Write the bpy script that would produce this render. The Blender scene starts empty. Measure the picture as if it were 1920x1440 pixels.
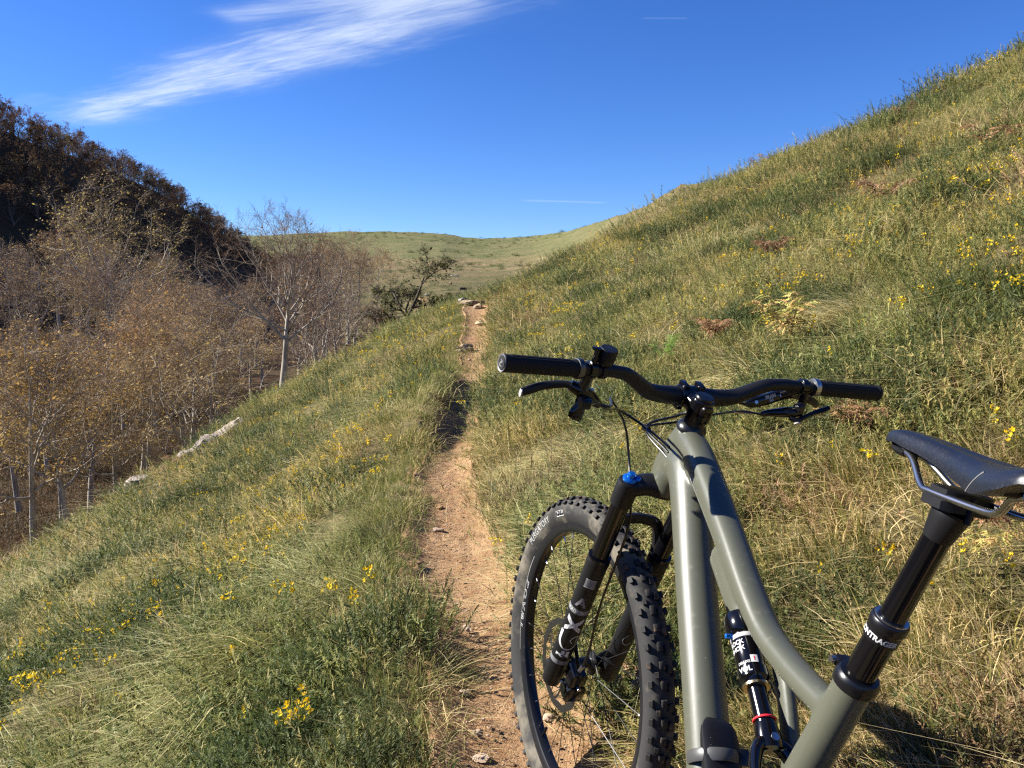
import bpy, bmesh, math, random
import numpy as np
from mathutils import Matrix, Vector

R_ = math.radians
rng = np.random.default_rng(7)
random.seed(7)
scene = bpy.context.scene
COL = scene.collection

# ------------------------------------------------------------------ camera
CAM_H = 1.21
PITCH = R_(7.0)
cam_d = bpy.data.cameras.new('camera')
cam_d.sensor_width = 36.0
cam_d.lens = 36.0 * 1442.0 / 1920.0
cam_d.clip_start = 0.02
cam_d.clip_end = 6000
cam = bpy.data.objects.new('camera', cam_d)
COL.objects.link(cam)
cam.location = (0, 0, CAM_H)
cam.rotation_euler = (math.pi / 2 - PITCH, 0, 0)
scene.camera = cam

# ------------------------------------------------------------------ sky and sun
SUN_EL = R_(33)
SUN_AZ = R_(-80)             # clockwise from +Y (the viewing direction); the sun stands to the left, a little ahead
sun_dir = Vector((math.sin(SUN_AZ) * math.cos(SUN_EL), math.cos(SUN_AZ) * math.cos(SUN_EL), math.sin(SUN_EL)))
sd = bpy.data.lights.new('sun', 'SUN')
sd.energy = 4.6
sd.angle = R_(0.53)
sd.color = (1.0, 0.955, 0.87)
so = bpy.data.objects.new('sun', sd)
COL.objects.link(so)
so.rotation_euler = sun_dir.to_track_quat('Z', 'Y').to_euler()

world = bpy.data.worlds.new('World')
scene.world = world
world.use_nodes = True
wt = world.node_tree
wt.nodes.clear()


class NT:
    """small helper to write node trees"""
    def __init__(s, tree):
        s.t = tree

    def n(s, typ, **kw):
        nd = s.t.nodes.new(typ)
        ins = kw.pop('i', {})
        for k, v in kw.items():
            setattr(nd, k, v)
        for k, v in ins.items():
            s.put(nd.inputs[k], v)
        return nd

    def put(s, sock, v):
        if isinstance(v, bpy.types.NodeSocket):
            s.t.links.new(v, sock)
        elif isinstance(v, bpy.types.Node):
            s.t.links.new(v.outputs[0], sock)
        else:
            sock.default_value = v

    def math(s, op, a, b=0.0, c=0.0, clamp=False):
        nd = s.t.nodes.new('ShaderNodeMath')
        nd.operation = op
        nd.use_clamp = clamp
        for k, v in enumerate((a, b, c)):
            s.put(nd.inputs[k], v)
        return nd.outputs[0]

    def mix(s, f, a, b, blend='MIX'):
        nd = s.t.nodes.new('ShaderNodeMix')
        nd.data_type = 'RGBA'
        nd.blend_type = blend
        s.put(nd.inputs[0], f)
        s.put(nd.inputs[6], col4(a))
        s.put(nd.inputs[7], col4(b))
        return nd.outputs[2]

    def noise(s, vec, scale, detail=4, rough=.55, dist=0.0, lac=2.0):
        nd = s.t.nodes.new('ShaderNodeTexNoise')
        if vec is not None:
            s.put(nd.inputs['Vector'], vec)
        nd.inputs['Scale'].default_value = scale
        nd.inputs['Detail'].default_value = detail
        nd.inputs['Roughness'].default_value = rough
        nd.inputs['Distortion'].default_value = dist
        return nd.outputs['Fac']

    def ramp(s, f, *stops):
        nd = s.t.nodes.new('ShaderNodeValToRGB')
        el = nd.color_ramp.elements
        while len(el) < len(stops):
            el.new(0.5)
        for e, (p, c) in zip(el, stops):
            e.position = p
            e.color = col4(c) if not isinstance(c, (int, float)) else (c, c, c, 1)
        s.put(nd.inputs[0], f)
        return nd.outputs[0]

    def step(s, f, lo, hi):
        nd = s.t.nodes.new('ShaderNodeMapRange')
        nd.interpolation_type = 'SMOOTHSTEP'
        s.put(nd.inputs[0], f)
        s.put(nd.inputs[1], lo)
        s.put(nd.inputs[2], hi)
        return nd.outputs[0]


def col4(c):
    if isinstance(c, (tuple, list)):
        return tuple(c) + (1.0,) if len(c) == 3 else tuple(c)
    return c


w = NT(wt)
sky = w.n('ShaderNodeTexSky', sky_type='NISHITA', sun_disc=False, sun_elevation=SUN_EL, sun_rotation=SUN_AZ,
          altitude=1200, air_density=1.0, dust_density=0.15, ozone_density=3.5)
hs = w.n('ShaderNodeHueSaturation', i={'Hue': 0.507, 'Saturation': 1.22, 'Value': 1.0, 'Color': sky.outputs[0]})
wb = w.mix(1.0, hs.outputs[0], (.75, .91, 1.22), 'MULTIPLY')
# cirrus: a layer at one height, so its pattern is laid out on the plane direction.xy / direction.z
tc = w.n('ShaderNodeTexCoord')
sx = w.n('ShaderNodeSeparateXYZ', i={0: tc.outputs['Generated']})
zc = w.math('MAXIMUM', sx.outputs[2], 0.03)
PX = w.math('DIVIDE', sx.outputs[0], zc)
PY = w.math('DIVIDE', sx.outputs[1], zc)


def streak(cx, cy, dx, dy, half_len, half_wid, seed, amount, fib=(0.55, 2.6), soft=.5):
    L = math.hypot(dx, dy)
    dx, dy = dx / L, dy / L
    ax = w.math('SUBTRACT', PX, cx)
    ay = w.math('SUBTRACT', PY, cy)
    s = w.math('ADD', w.math('MULTIPLY', ax, dx), w.math('MULTIPLY', ay, dy))
    d = w.math('SUBTRACT', w.math('MULTIPLY', ay, dx), w.math('MULTIPLY', ax, dy))
    wob = w.n('ShaderNodeCombineXYZ', i={0: s, 1: d, 2: seed})
    big = w.noise(wob, 1.1, 3, .5)
    d2 = w.math('ADD', d, w.math('MULTIPLY', w.math('SUBTRACT', big, .5), half_wid * 1.1))
    s2 = w.math('ADD', s, w.math('MULTIPLY', w.math('SUBTRACT', big, .5), half_len * .35))
    m1 = w.math('SUBTRACT', 1.0, w.step(w.math('ABSOLUTE', d2), half_wid * (1 - soft), half_wid * 1.15), clamp=True)
    m2 = w.math('SUBTRACT', 1.0, w.step(w.math('ABSOLUTE', s2), half_len * .72, half_len), clamp=True)
    # fibres run slightly across the band
    fx = w.math('ADD', w.math('MULTIPLY', s, fib[0]), w.math('MULTIPLY', d, .75))
    fy = w.math('SUBTRACT', w.math('MULTIPLY', d, fib[1]), w.math('MULTIPLY', s, .55))
    fv = w.n('ShaderNodeCombineXYZ', i={0: fx, 1: fy, 2: seed + 3.1})
    f1 = w.noise(fv, 2.2, 8, .64, .9)
    fv2 = w.n('ShaderNodeCombineXYZ', i={0: w.math('MULTIPLY', fx, 1.7), 1: w.math('MULTIPLY', fy, 3.2), 2: seed + 8.1})
    f2 = w.noise(fv2, 3.0, 7, .68, .5)
    f = w.math('ADD', w.math('MULTIPLY', f1, .65), w.math('MULTIPLY', f2, .35))
    m = w.math('MULTIPLY', m1, m2)
    lo = w.math('SUBTRACT', .62, w.math('MULTIPLY', m, .30))
    dens = w.step(f, w.math('SUBTRACT', lo, .06), w.math('ADD', lo, .46))
    soft_d = w.math('ADD', w.math('MULTIPLY', dens, .80), w.math('MULTIPLY', m, .20))
    return w.math('MULTIPLY', w.math('MULTIPLY', soft_d, m), amount, clamp=True)


c1 = streak(-1.34, 3.72, 2.44, -1.93, 2.0, .39, 0.0, .92, (.8, 3.4), .95)
c2 = streak(-.50, 2.80, .9, -.30, .75, .17, 5.0, .60, (.8, 3.4), .95)
c3 = streak(.60, 9.0, 1.0, .30, .60, .16, 9.0, .26, (1.2, 5.0), .8)
c4 = streak(-2.75, 4.35, 1.0, -.6, .5, .16, 13.0, .12, (.8, 4.2), .8)
c5 = streak(.566, 3.0, 1.0, .0, .10, .012, 17.0, .09, (1.2, 9.0))
cl = w.math('SUBTRACT', 1.0, w.math('MULTIPLY', w.math('MULTIPLY', w.math('SUBTRACT', 1.0, c1), w.math('SUBTRACT', 1.0, c2)),
     w.math('MULTIPLY', w.math('MULTIPLY', w.math('SUBTRACT', 1.0, c3), w.math('SUBTRACT', 1.0, c4)), w.math('SUBTRACT', 1.0, c5))))
SKY_S = 0.0475
skyc = w.mix(cl, wb, (5.9, 6.7, 7.9))
bg = w.n('ShaderNodeBackground', i={'Color': skyc, 'Strength': SKY_S})
wo = w.n('ShaderNodeOutputWorld', i={0: bg.outputs[0]})

vs = scene.view_settings
vs.view_transform = 'Standard'
vs.look = 'None'
vs.exposure = 1.6
vs.gamma = 1.0
vs.use_curve_mapping = False
scene.cycles.use_denoising = False
scene.cycles.max_bounces = 5
scene.cycles.diffuse_bounces = 3
scene.cycles.glossy_bounces = 2
scene.cycles.transmission_bounces = 2
scene.cycles.transparent_max_bounces = 5
scene.cycles.sample_clamp_indirect = 6.0
scene.cycles.debug_use_spatial_splits = False
scene.cycles.filter_width = 1.3


# ------------------------------------------------------------------ helpers
def setp(o, label=None, cat=None, group=None, kind=None):
    if label: o['label'] = label
    if cat: o['category'] = cat
    if group: o['group'] = group
    if kind: o['kind'] = kind
    return o


def empty(name, loc=(0, 0, 0), parent=None):
    o = bpy.data.objects.new(name, None)
    COL.objects.link(o)
    o.location = loc
    o.empty_display_size = .1
    if parent: o.parent = parent
    return o


def mesh_np(name, V, F, smooth=False):
    """V (n,3), F (m,k) arrays, all faces of one size"""
    me = bpy.data.meshes.new(name)
    V = np.asarray(V, np.float32)
    F = np.asarray(F, np.int32)
    me.vertices.add(len(V))
    me.vertices.foreach_set('co', V.ravel())
    k = F.shape[1]
    me.loops.add(F.size)
    me.loops.foreach_set('vertex_index', F.ravel())
    me.polygons.add(len(F))
    me.polygons.foreach_set('loop_start', np.arange(0, F.size, k, dtype=np.int32))
    me.polygons.foreach_set('loop_total', np.full(len(F), k, np.int32))
    me.polygons.foreach_set('use_smooth', np.full(len(F), smooth))
    me.update()
    return me


def link(name, me, mat=None, parent=None, loc=None):
    o = bpy.data.objects.new(name, me)
    COL.objects.link(o)
    if mat is not None:
        me.materials.clear()
        me.materials.append(mat)
    if parent: o.parent = parent
    if loc is not None: o.location = loc
    return o


def vattr(me, name, data):
    data = np.asarray(data, np.float32)
    if data.ndim == 1:
        a = me.attributes.new(name, 'FLOAT', 'POINT')
        a.data.foreach_set('value', data)
    elif data.shape[1] == 3:
        a = me.attributes.new(name, 'FLOAT_VECTOR', 'POINT')
        a.data.foreach_set('vector', data.ravel())
    else:
        a = me.attributes.new(name, 'FLOAT_COLOR', 'POINT')
        a.data.foreach_set('color', data.ravel())


def nrm(v):
    v = np.asarray(v, float)
    return v / (np.linalg.norm(v) + 1e-12)


def catmull(P, n):
    P = np.asarray(P, float)
    if len(P) < 3:
        t = np.linspace(0, 1, n)[:, None]
        return P[0] * (1 - t) + P[-1] * t
    Q = np.vstack([2 * P[0] - P[1], P, 2 * P[-1] - P[-2]])
    m = len(P) - 1
    out = []
    for u in np.linspace(0, m, n):
        k = min(int(u), m - 1)
        t = u - k
        a, b, c, d = Q[k], Q[k + 1], Q[k + 2], Q[k + 3]
        out.append(.5 * ((2 * b) + (c - a) * t + (2 * a - 5 * b + 4 * c - d) * t * t + (3 * b - a - 3 * c + d) * t ** 3))
    return np.array(out)


class MB:
    """collects shapes into one mesh"""
    def __init__(s):
        s.v, s.f = [], []

    def add(s, V, F):
        o = len(s.v)
        s.v.extend(np.asarray(V, float).tolist())
        s.f.extend([[i + o for i in f] for f in F])
        return s

    def rings(s, rings, closed=True, cap=True):
        """rings: list of (n,3) arrays"""
        n = len(rings[0])
        V = np.vstack(rings)
        F = []
        for a in range(len(rings) - 1):
            for k in range(n if closed else n - 1):
                k2 = (k + 1) % n
                F.append([a * n + k, a * n + k2, (a + 1) * n + k2, (a + 1) * n + k])
        if cap:
            F.append(list(range(n - 1, -1, -1)))
            b = (len(rings) - 1) * n
            F.append(list(range(b, b + n)))
        return s.add(V, F)

    def tube(s, pts, rad, n=10, cap=True, ref=None, smooth=None, pw=2.0, close=False):
        """rad: scalar, list per point, or list of (r_side, r_up) per point"""
        pts = np.asarray(pts, float)
        rad = np.asarray(rad, float)
        if rad.ndim == 0:
            rad = np.full(len(pts), float(rad))
        if smooth:
            if rad.ndim == 1:
                rad = catmull(np.stack([rad, rad, rad], 1), smooth)[:, 0] if len(pts) > 2 else np.linspace(rad[0], rad[-1], smooth)
            else:
                rad = catmull(np.column_stack([rad, rad[:, 0]]), smooth)[:, :2]
            pts = catmull(pts, smooth)
        T = np.gradient(pts, axis=0)
        T /= np.linalg.norm(T, axis=1)[:, None] + 1e-12
        if ref is None:
            ref = (0, 0, 1) if abs(T[0][2]) < .9 else (1, 0, 0)
        up = nrm(np.asarray(ref, float) - T[0] * np.dot(ref, T[0]))
        rings = []
        a = np.arange(n) * 2 * np.pi / n
        ca, sa = np.cos(a), np.sin(a)
        if pw != 2.0:
            ca = np.sign(ca) * np.abs(ca) ** (2 / pw)
            sa = np.sign(sa) * np.abs(sa) ** (2 / pw)
        for p, t, r in zip(pts, T, rad):
            up = nrm(up - t * np.dot(up, t))
            sd_ = np.cross(t, up)
            r1, r2 = (r, r) if np.ndim(r) == 0 else r
            rings.append(p + np.outer(ca * r1, sd_) + np.outer(sa * r2, up))
        return s.rings(rings, True, cap)

    def lathe(s, prof, org, ax, n=24, cap=True, a0=None):
        """prof: list of (r, h) along ax"""
        ax = nrm(ax)
        ref = np.array((0, 0, 1.)) if abs(ax[2]) < .9 else np.array((1., 0, 0))
        e1 = nrm(np.cross(ax, ref)); e2 = np.cross(ax, e1)
        a = np.arange(n) * 2 * np.pi / n
        rings = [np.asarray(org) + ax * h + np.outer(np.cos(a) * r, e1) + np.outer(np.sin(a) * r, e2) for r, h in prof]
        return s.rings(rings, True, cap)

    def box(s, c, X, Y, Z, bev=.12):
        """box with half-axes X, Y, Z (vectors) and chamfered edges"""
        c, X, Y, Z = (np.asarray(q, float) for q in (c, X, Y, Z))
        b = 1 - bev
        o = len(s.v)
        # 3 vertices per corner
        idx = {}
        V = []
        for sx_ in (-1, 1):
            for sy_ in (-1, 1):
                for sz_ in (-1, 1):
                    for k, (a1, a2, a3) in enumerate(((1, b, b), (b, 1, b), (b, b, 1))):
                        idx[(sx_, sy_, sz_, k)] = len(V)
                        V.append(c + X * sx_ * a1 + Y * sy_ * a2 + Z * sz_ * a3)
        F = []
        for q in (-1, 1):
            for k in range(3):
                sq = [(-1, -1), (1, -1), (1, 1), (-1, 1)]
                f = []
                for u_, v_ in sq:
                    t = [0, 0, 0]; t[k] = q; t[(k + 1) % 3] = u_; t[(k + 2) % 3] = v_
                    f.append(idx[tuple(t) + (k,)])
                F.append(f if q > 0 else f[::-1])
        for k in range(3):            # edges along axis k
            k1, k2 = (k + 1) % 3, (k + 2) % 3
            for u_ in (-1, 1):
                for v_ in (-1, 1):
                    t0 = [0, 0, 0]; t0[k] = -1; t0[k1] = u_; t0[k2] = v_
                    t1 = list(t0); t1[k] = 1
                    f = [idx[tuple(t0) + (k1,)], idx[tuple(t1) + (k1,)], idx[tuple(t1) + (k2,)], idx[tuple(t0) + (k2,)]]
                    F.append(f if u_ * v_ < 0 else f[::-1])
        for sx_ in (-1, 1):
            for sy_ in (-1, 1):
                for sz_ in (-1, 1):
                    f = [idx[(sx_, sy_, sz_, k)] for k in range(3)]
                    F.append(f if sx_ * sy_ * sz_ > 0 else f[::-1])
        return s.add(V, F)

    def prism(s, outline, org, e1, e2, e3, th):
        """outline 2D in (e1, e2), extruded +-th/2 along e3"""
        o = np.asarray(org, float)
        P = np.asarray(outline, float)
        base = o + np.outer(P[:, 0], e1) + np.outer(P[:, 1], e2)
        return s.rings([base - np.asarray(e3) * th / 2, base + np.asarray(e3) * th / 2])

    def ball(s, c, r, n=10, m=6, ax=(0, 0, 1)):
        ax = np.asarray(ax, float)
        th = np.linspace(-np.pi / 2 + .02, np.pi / 2 - .02, m)
        return s.lathe([(r * math.cos(t), r * math.sin(t)) for t in th], c, ax, n)

    def xf(s, fn):
        s.v = [list(fn(np.array(p))) for p in s.v]
        return s

    def mesh(s, name, smooth=True, ang=38):
        me = bpy.data.meshes.new(name)
        me.from_pydata(s.v, [], s.f)
        me.update()
        if smooth:
            me.polygons.foreach_set('use_smooth', [True] * len(me.polygons))
            me.set_sharp_from_angle(angle=R_(ang))
        return me

    def build(s, name, mat, parent=None, smooth=True, ang=38, loc=None):
        return link(name, s.mesh(name, smooth, ang), mat, parent, loc)


# ------------------------------------------------------------------ numpy noise
def _hash(ix, iy, seed):
    h = (ix.astype(np.int64) * 374761393 + iy.astype(np.int64) * 668265263 + seed * 1442695041) & 0x7fffffff
    h = ((h ^ (h >> 13)) * 1274126177) & 0x7fffffff
    return ((h ^ (h >> 16)) & 0xffff) / 65535.0


def vnoise(x, y, seed=0):
    x = np.asarray(x, float); y = np.asarray(y, float)
    ix = np.floor(x); iy = np.floor(y)
    fx = x - ix; fy = y - iy
    fx = fx * fx * fx * (fx * (fx * 6 - 15) + 10); fy = fy * fy * fy * (fy * (fy * 6 - 15) + 10)
    a = _hash(ix, iy, seed); b = _hash(ix + 1, iy, seed); c = _hash(ix, iy + 1, seed); d = _hash(ix + 1, iy + 1, seed)
    return (a * (1 - fx) + b * fx) * (1 - fy) + (c * (1 - fx) + d * fx) * fy


def fbm(x, y, seed=0, oct=4, gain=.5):
    s = 0; a = 1; t = 0
    for k in range(oct):
        s = s + a * vnoise(x * 2 ** k + 17.3 * k, y * 2 ** k - 9.1 * k, seed + k)
        t += a; a *= gain
    return s / t * 2 - 1


def mapr(x, a, b):
    t = np.clip((np.asarray(x, float) - a) / (b - a), 0, 1)
    return t * t * (3 - 2 * t)


def pix(px, py):
    """pixel of the photograph -> world direction from the camera"""
    a = (px - 960) / 1442.; b = (720 - py) / 1442.
    return np.array((a, math.cos(PITCH) + math.sin(PITCH) * b, -math.sin(PITCH) + math.cos(PITCH) * b))
# ------------------------------------------------------------------ terrain
PATH_Y = [-4, -2, 0, 1.8, 3.0, 4.8, 6.7, 9, 11, 13, 15, 17, 18.5, 21, 25]
PATH_X = [1.2, .80, .40, .065, -.225, -.44, -.50, -.55, -.575, -.63, -.70, -.80, -.84, -.70, -.1]
PATH_Z = [0, 0, 0, 0, 0, 0, 0, 0, .02, .24, .52, .85, .95, .92, .75]


def path_x(y): return np.interp(y, np.arange(-4, 25.01, .25), catmull_path[0])
def path_z(y): return np.interp(y, np.arange(-4, 25.01, .25), catmull_path[1])


_yy = np.arange(-4, 25.01, .25)
def _sm(a):
    b = np.interp(_yy, PATH_Y, a)
    for _ in range(6):
        b[1:-1] = (b[:-2] + 2 * b[1:-1] + b[2:]) / 4
    return b
catmull_path = (_sm(PATH_X), _sm(PATH_Z))


def path_hw(y):
    return .160 + .025 * np.sin(np.asarray(y) * 1.9 + 1) + .02 * np.sin(np.asarray(y) * 4.3) + np.interp(y, [0, 2.4, 3.4, 4.8, 10, 16], [.085, .06, .02, .01, .02, .06])


def z_near(x, y, detail=True):
    x = np.asarray(x, float); y = np.asarray(y, float)
    u = x - path_x(np.clip(y, -4, 25))
    z = path_z(np.clip(y, -4, 25)) + 0 * x
    # right-hand slope
    ur = np.maximum(u - .24, 0)
    fr = .449 * ur + .14 * (1 - np.exp(-ur / 1.6)) * mapr(y, 2, 20)
    k = np.maximum(ur - 18, 0)
    fr = fr - np.where(k < 17, .022 * k * k, .022 * 289 + .748 * (k - 17))
    # left-hand slope, steeper below its brow
    ul = np.maximum(-u - .24, 0)
    e = np.interp(y, [-6, 3, 9, 12.4, 15.5, 20, 26], [9.5, 9.0, 8.6, 7.6, 4.8, 2.7, 2.0])
    k = np.maximum(ul - e, 0)
    fl = -.488 * ul - np.where(k < 2.5, .10 * k * k, .625 + .5 * (k - 2.5))
    z = z + fr + fl
    # the spur's nose: beyond the crest the ground falls away
    yc = 19.2 + .60 * np.maximum(u, 0) - .10 * np.maximum(-u, 0)
    k = np.maximum(y - yc, 0)
    z = z - np.where(k < 7, .045 * k * k, .045 * 49 + .63 * (k - 7))
    # turf lip beside the worn path, high bank on the left between 5.5 and 10 m
    hw = path_hw(y)
    lip = .05 * mapr(np.abs(u), hw - .02, hw + .12)
    bank = mapr(y, 5.3, 6.4) * (1 - mapr(y, 9.2, 11.0))
    lip = lip + bank * .20 * mapr(-u, hw - .05, hw + .08) * (1 - mapr(-u, hw + .35, hw + 1.6))
    b2 = mapr(y, .5, 1.6) * (1 - mapr(y, 4.3, 5.0))
    lip = lip + b2 * .05 * mapr(-u, hw - .02, hw + .15) * (1 - mapr(-u, hw + .3, hw + 1.2))
    z = z + lip
    if detail:
        off = mapr(np.abs(u), hw, hw + .5)
        r = np.hypot(x, y)
        z = z + off * (.05 * fbm(x * 1.9, y * 1.9, 3, 3) + .085 * fbm(x * 3.1, y * 3.1, 5, 2) * mapr(np.abs(u), .35, .9) + .16 * fbm(x * .45, y * .45, 9, 3) * mapr(np.abs(u), .5, 4)
                       + .25 * fbm(x * .16, y * .16, 21, 2) * mapr(np.abs(u), 3, 10))
    return z


RIDGE_PX = [-900, -300, 300, 500, 620, 700, 760, 830, 870, 905, 950, 1000, 1060, 1120, 1160, 1190, 1220, 1250, 1280, 1310, 1330, 1400, 1500, 1700, 1920, 2600]
RIDGE_PY = [470, 455, 445, 440, 434, 433, 433, 437, 444, 447, 446, 442, 433, 416, 403, 391, 381, 360, 345, 340, 341, 346, 365, 400, 420, 440]
RIDGE_R = [760, 760, 760, 760, 760, 750, 740, 720, 710, 700, 690, 670, 600, 520, 460, 430, 410, 390, 370, 360, 355, 345, 330, 310, 300, 300]
_az = []; _rz = []
for _x, _y, _r in zip(RIDGE_PX, RIDGE_PY, RIDGE_R):
    d = pix(_x, _y)
    _az.append(math.atan2(d[0], d[1])); _rz.append(CAM_H + _r * d[2] / math.hypot(d[0], d[1]))


def z_meadow(x, y):
    r = np.hypot(x, y); az = np.arctan2(x, y)
    rr = np.interp(az, _az, RIDGE_R); zr = np.interp(az, _az, _rz)
    t = np.clip((r - 60) / (rr - 60), 0, 1.0)
    zb = np.interp(az, [R_(-40), R_(-14), R_(-5), R_(10)], [-9.5, -8.5, -5.5, -3])
    z = zb + (zr - zb) * (.10 * t + .90 * t * t * (1.15 - .15 * t))
    over = np.maximum(r - rr, 0)
    z = z - over * .16
    z = z + mapr(r, 90, 260) * (1.0 * fbm(x * .012, y * .012, 31, 4)) + mapr(r, 200, 400) * .5 * fbm(x * .05, y * .05, 37, 3)
    # rocky knoll top on the right
    kn = np.exp(-((az - R_(13.0)) / R_(2.6)) ** 2) * np.exp(-((r - 365) / 40) ** 2)
    z = z + kn * 2.2 * fbm(x * .09, y * .09, 41, 4)
    return z


LR_Y = [-200, 60, 166, 240, 291, 340, 382, 430, 480, 560]
LR_X = [-112, -110, -111, -125, -130, -134, -138, -142, -146, -150]
LR_Z = [26, 30, 35.5, 38.5, 35.5, 29, 19, 2, -14, -30]


def z_lefthill(x, y):
    rx = np.interp(y, LR_Y, LR_X); rz = np.interp(y, LR_Y, LR_Z)
    d = x - rx                       # >0 towards the valley
    z = rz - np.where(d > 0, .86 * np.sqrt(d * d + 16) - 3.4, .10 * -d)
    return z + 1.2 * fbm(x * .03, y * .03, 51, 3)


def z_far(x, y):
    m = z_meadow(x, y); h = z_lefthill(x, y)
    k = 3.0
    d = np.clip(.5 + .5 * (m - h) / (k * 2), 0, 1)
    return h * (1 - d) + m * d + k * d * (1 - d)


def zt(x, y):
    x = np.asarray(x, float); y = np.asarray(y, float)
    r = np.hypot(x, y)
    a = z_near(x, y)
    a = np.where(r < 62, a, -60.)
    return np.maximum(a, np.where(r > 20, z_far(x, y), -60.))


def hit(px, py, r0=.6, r1=900.):
    """where the ray through a pixel of the photograph meets the ground"""
    d = pix(px, py); d = d / math.hypot(d[0], d[1])
    r = r0 * (r1 / r0) ** np.linspace(0, 1, 4000)
    g = zt(d[0] * r, d[1] * r) - (CAM_H + d[2] * r)
    k = np.argmax(g > 0)
    if g[k] <= 0: return None
    a = r[k - 1] if k else r[0]; b = r[k]
    for _ in range(20):
        m = (a + b) / 2
        if zt(d[0] * m, d[1] * m) > CAM_H + d[2] * m: b = m
        else: a = m
    return np.array((d[0] * b, d[1] * b, CAM_H + d[2] * b))


def forest(x, y):
    """1 in the wood, 0 on open ground (away from the spur)"""
    r = np.hypot(x, y); az = np.degrees(np.arctan2(x, y))
    lim = np.interp(r, [25, 40, 60, 100, 160, 250, 400, 520], [-6, -6.5, -8.6, -10.6, -12.4, -15.6, -20, -24])
    return mapr(lim + 1.2 * fbm(x * .05, y * .05, 61, 2) - az, -.6, .6)


def polar(az, rr, fn):
    A, RR = np.meshgrid(az, rr)
    x = np.sin(A) * RR; y = np.cos(A) * RR
    V = np.stack([x, y, fn(x, y)], -1).reshape(-1, 3)
    n, m = len(az), len(rr)
    i = np.arange(m - 1)[:, None] * n + np.arange(n - 1)[None]
    F = np.stack([i, i + n, i + n + 1, i + 1], -1).reshape(-1, 4)
    return V, F


def az_grid(lim, fine, coarse, full):
    a = np.arange(-lim, lim + 1e-6, fine)
    b = np.arange(lim + coarse, full + 1e-6, coarse)
    return np.radians(np.concatenate([-b[::-1], a, b]))


# ---- materials for the ground
def new_mat(name):
    m = bpy.data.materials.new(name)
    m.use_nodes = True
    t = m.node_tree
    t.nodes.clear()
    return m, NT(t)


def finish(m, t, shader, bump=None, bdist=.01, bstr=.6):
    out = t.n('ShaderNodeOutputMaterial', i={0: shader})
    return m


def pbr(name, color, rough=.5, metal=0., spec=.5, coat=0., noise=None, bump=None):
    m, t = new_mat(name)
    b = t.n('ShaderNodeBsdfPrincipled')
    co = t.n('ShaderNodeTexCoord').outputs['Object']
    c = col4(color)
    if noise:
        sc, c2, lo, hi = noise
        f = t.step(t.noise(co, sc, 6, .62), lo, hi)
        c = t.mix(f, color, c2)
        t.put(b.inputs['Roughness'], t.math('ADD', rough, t.math('MULTIPLY', f, .15)))
    else:
        b.inputs['Roughness'].default_value = rough
    t.put(b.inputs['Base Color'], c)
    b.inputs['Metallic'].default_value = metal
    b.inputs['Specular IOR Level'].default_value = spec
    b.inputs['Coat Weight'].default_value = coat
    b.inputs['Coat Roughness'].default_value = .08
    if bump:
        sc, st, di = bump
        bn = t.n('ShaderNodeBump', i={'Strength': st, 'Distance': di, 'Height': t.noise(co, sc, 5, .6)})
        t.put(b.inputs['Normal'], bn.outputs[0])
    t.n('ShaderNodeOutputMaterial', i={0: b.outputs[0]})
    return m


def ground_mat():
    m, t = new_mat('turf')
    co = t.n('ShaderNodeTexCoord').outputs['Object']
    n1 = t.noise(co, 1.1, 5, .6); n2 = t.noise(co, 14, 5, .65); n3 = t.noise(co, 70, 4, .7)
    c = t.mix(t.step(n1, .35, .65), (.060, .062, .022), (.115, .095, .045))
    c = t.mix(t.step(n2, .40, .62), c, (.15, .12, .055))
    c = t.mix(t.step(n3, .5, .7), c, (.035, .032, .014))
    so_ = t.n('ShaderNodeAttribute', attribute_name='soil')
    c = t.mix(t.step(t.math('ADD', so_.outputs['Fac'], t.math('MULTIPLY', t.math('SUBTRACT', n2, .5), .9)), .35, .65), c, t.mix(n2, (.25, .145, .07), (.36, .23, .12)))
    b = t.n('ShaderNodeBsdfPrincipled', i={'Base Color': c, 'Roughness': .95, 'Specular IOR Level': .1})
    bn = t.n('ShaderNodeBump', i={'Strength': .9, 'Distance': .03, 'Height': t.math('ADD', n2, t.math('MULTIPLY', n3, .6))})
    t.put(b.inputs['Normal'], bn.outputs[0])
    t.n('ShaderNodeOutputMaterial', i={0: b.outputs[0]})
    return m


def dirt_mat():
    m, t = new_mat('dirt')
    co = t.n('ShaderNodeTexCoord').outputs['Object']
    n1 = t.noise(co, 1.3, 5, .6); n2 = t.noise(co, 11, 6, .68); n3 = t.noise(co, 60, 5, .7); n4 = t.noise(co, 190, 3, .6)
    c = t.mix(t.step(n1, .35, .68), (.295, .172, .086), (.385, .245, .132))
    c = t.mix(t.step(n2, .45, .66), c, (.24, .130, .063))
    c = t.mix(t.math('MULTIPLY', t.step(n3, .52, .68), .8), c, (.45, .305, .178))
    c = t.mix(t.math('MULTIPLY', t.step(n4, .50, .66), .65), c, (.19, .105, .050))
    b = t.n('ShaderNodeBsdfPrincipled', i={'Base Color': c, 'Roughness': .95, 'Specular IOR Level': .12})
    h = t.math('ADD', t.math('MULTIPLY', n2, .8), t.math('ADD', t.math('MULTIPLY', n3, .5), t.math('MULTIPLY', n4, .25)))
    bn = t.n('ShaderNodeBump', i={'Strength': 1.0, 'Distance': .022, 'Height': h})
    t.put(b.inputs['Normal'], bn.outputs[0])
    t.n('ShaderNodeOutputMaterial', i={0: b.outputs[0]})
    return m


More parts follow.
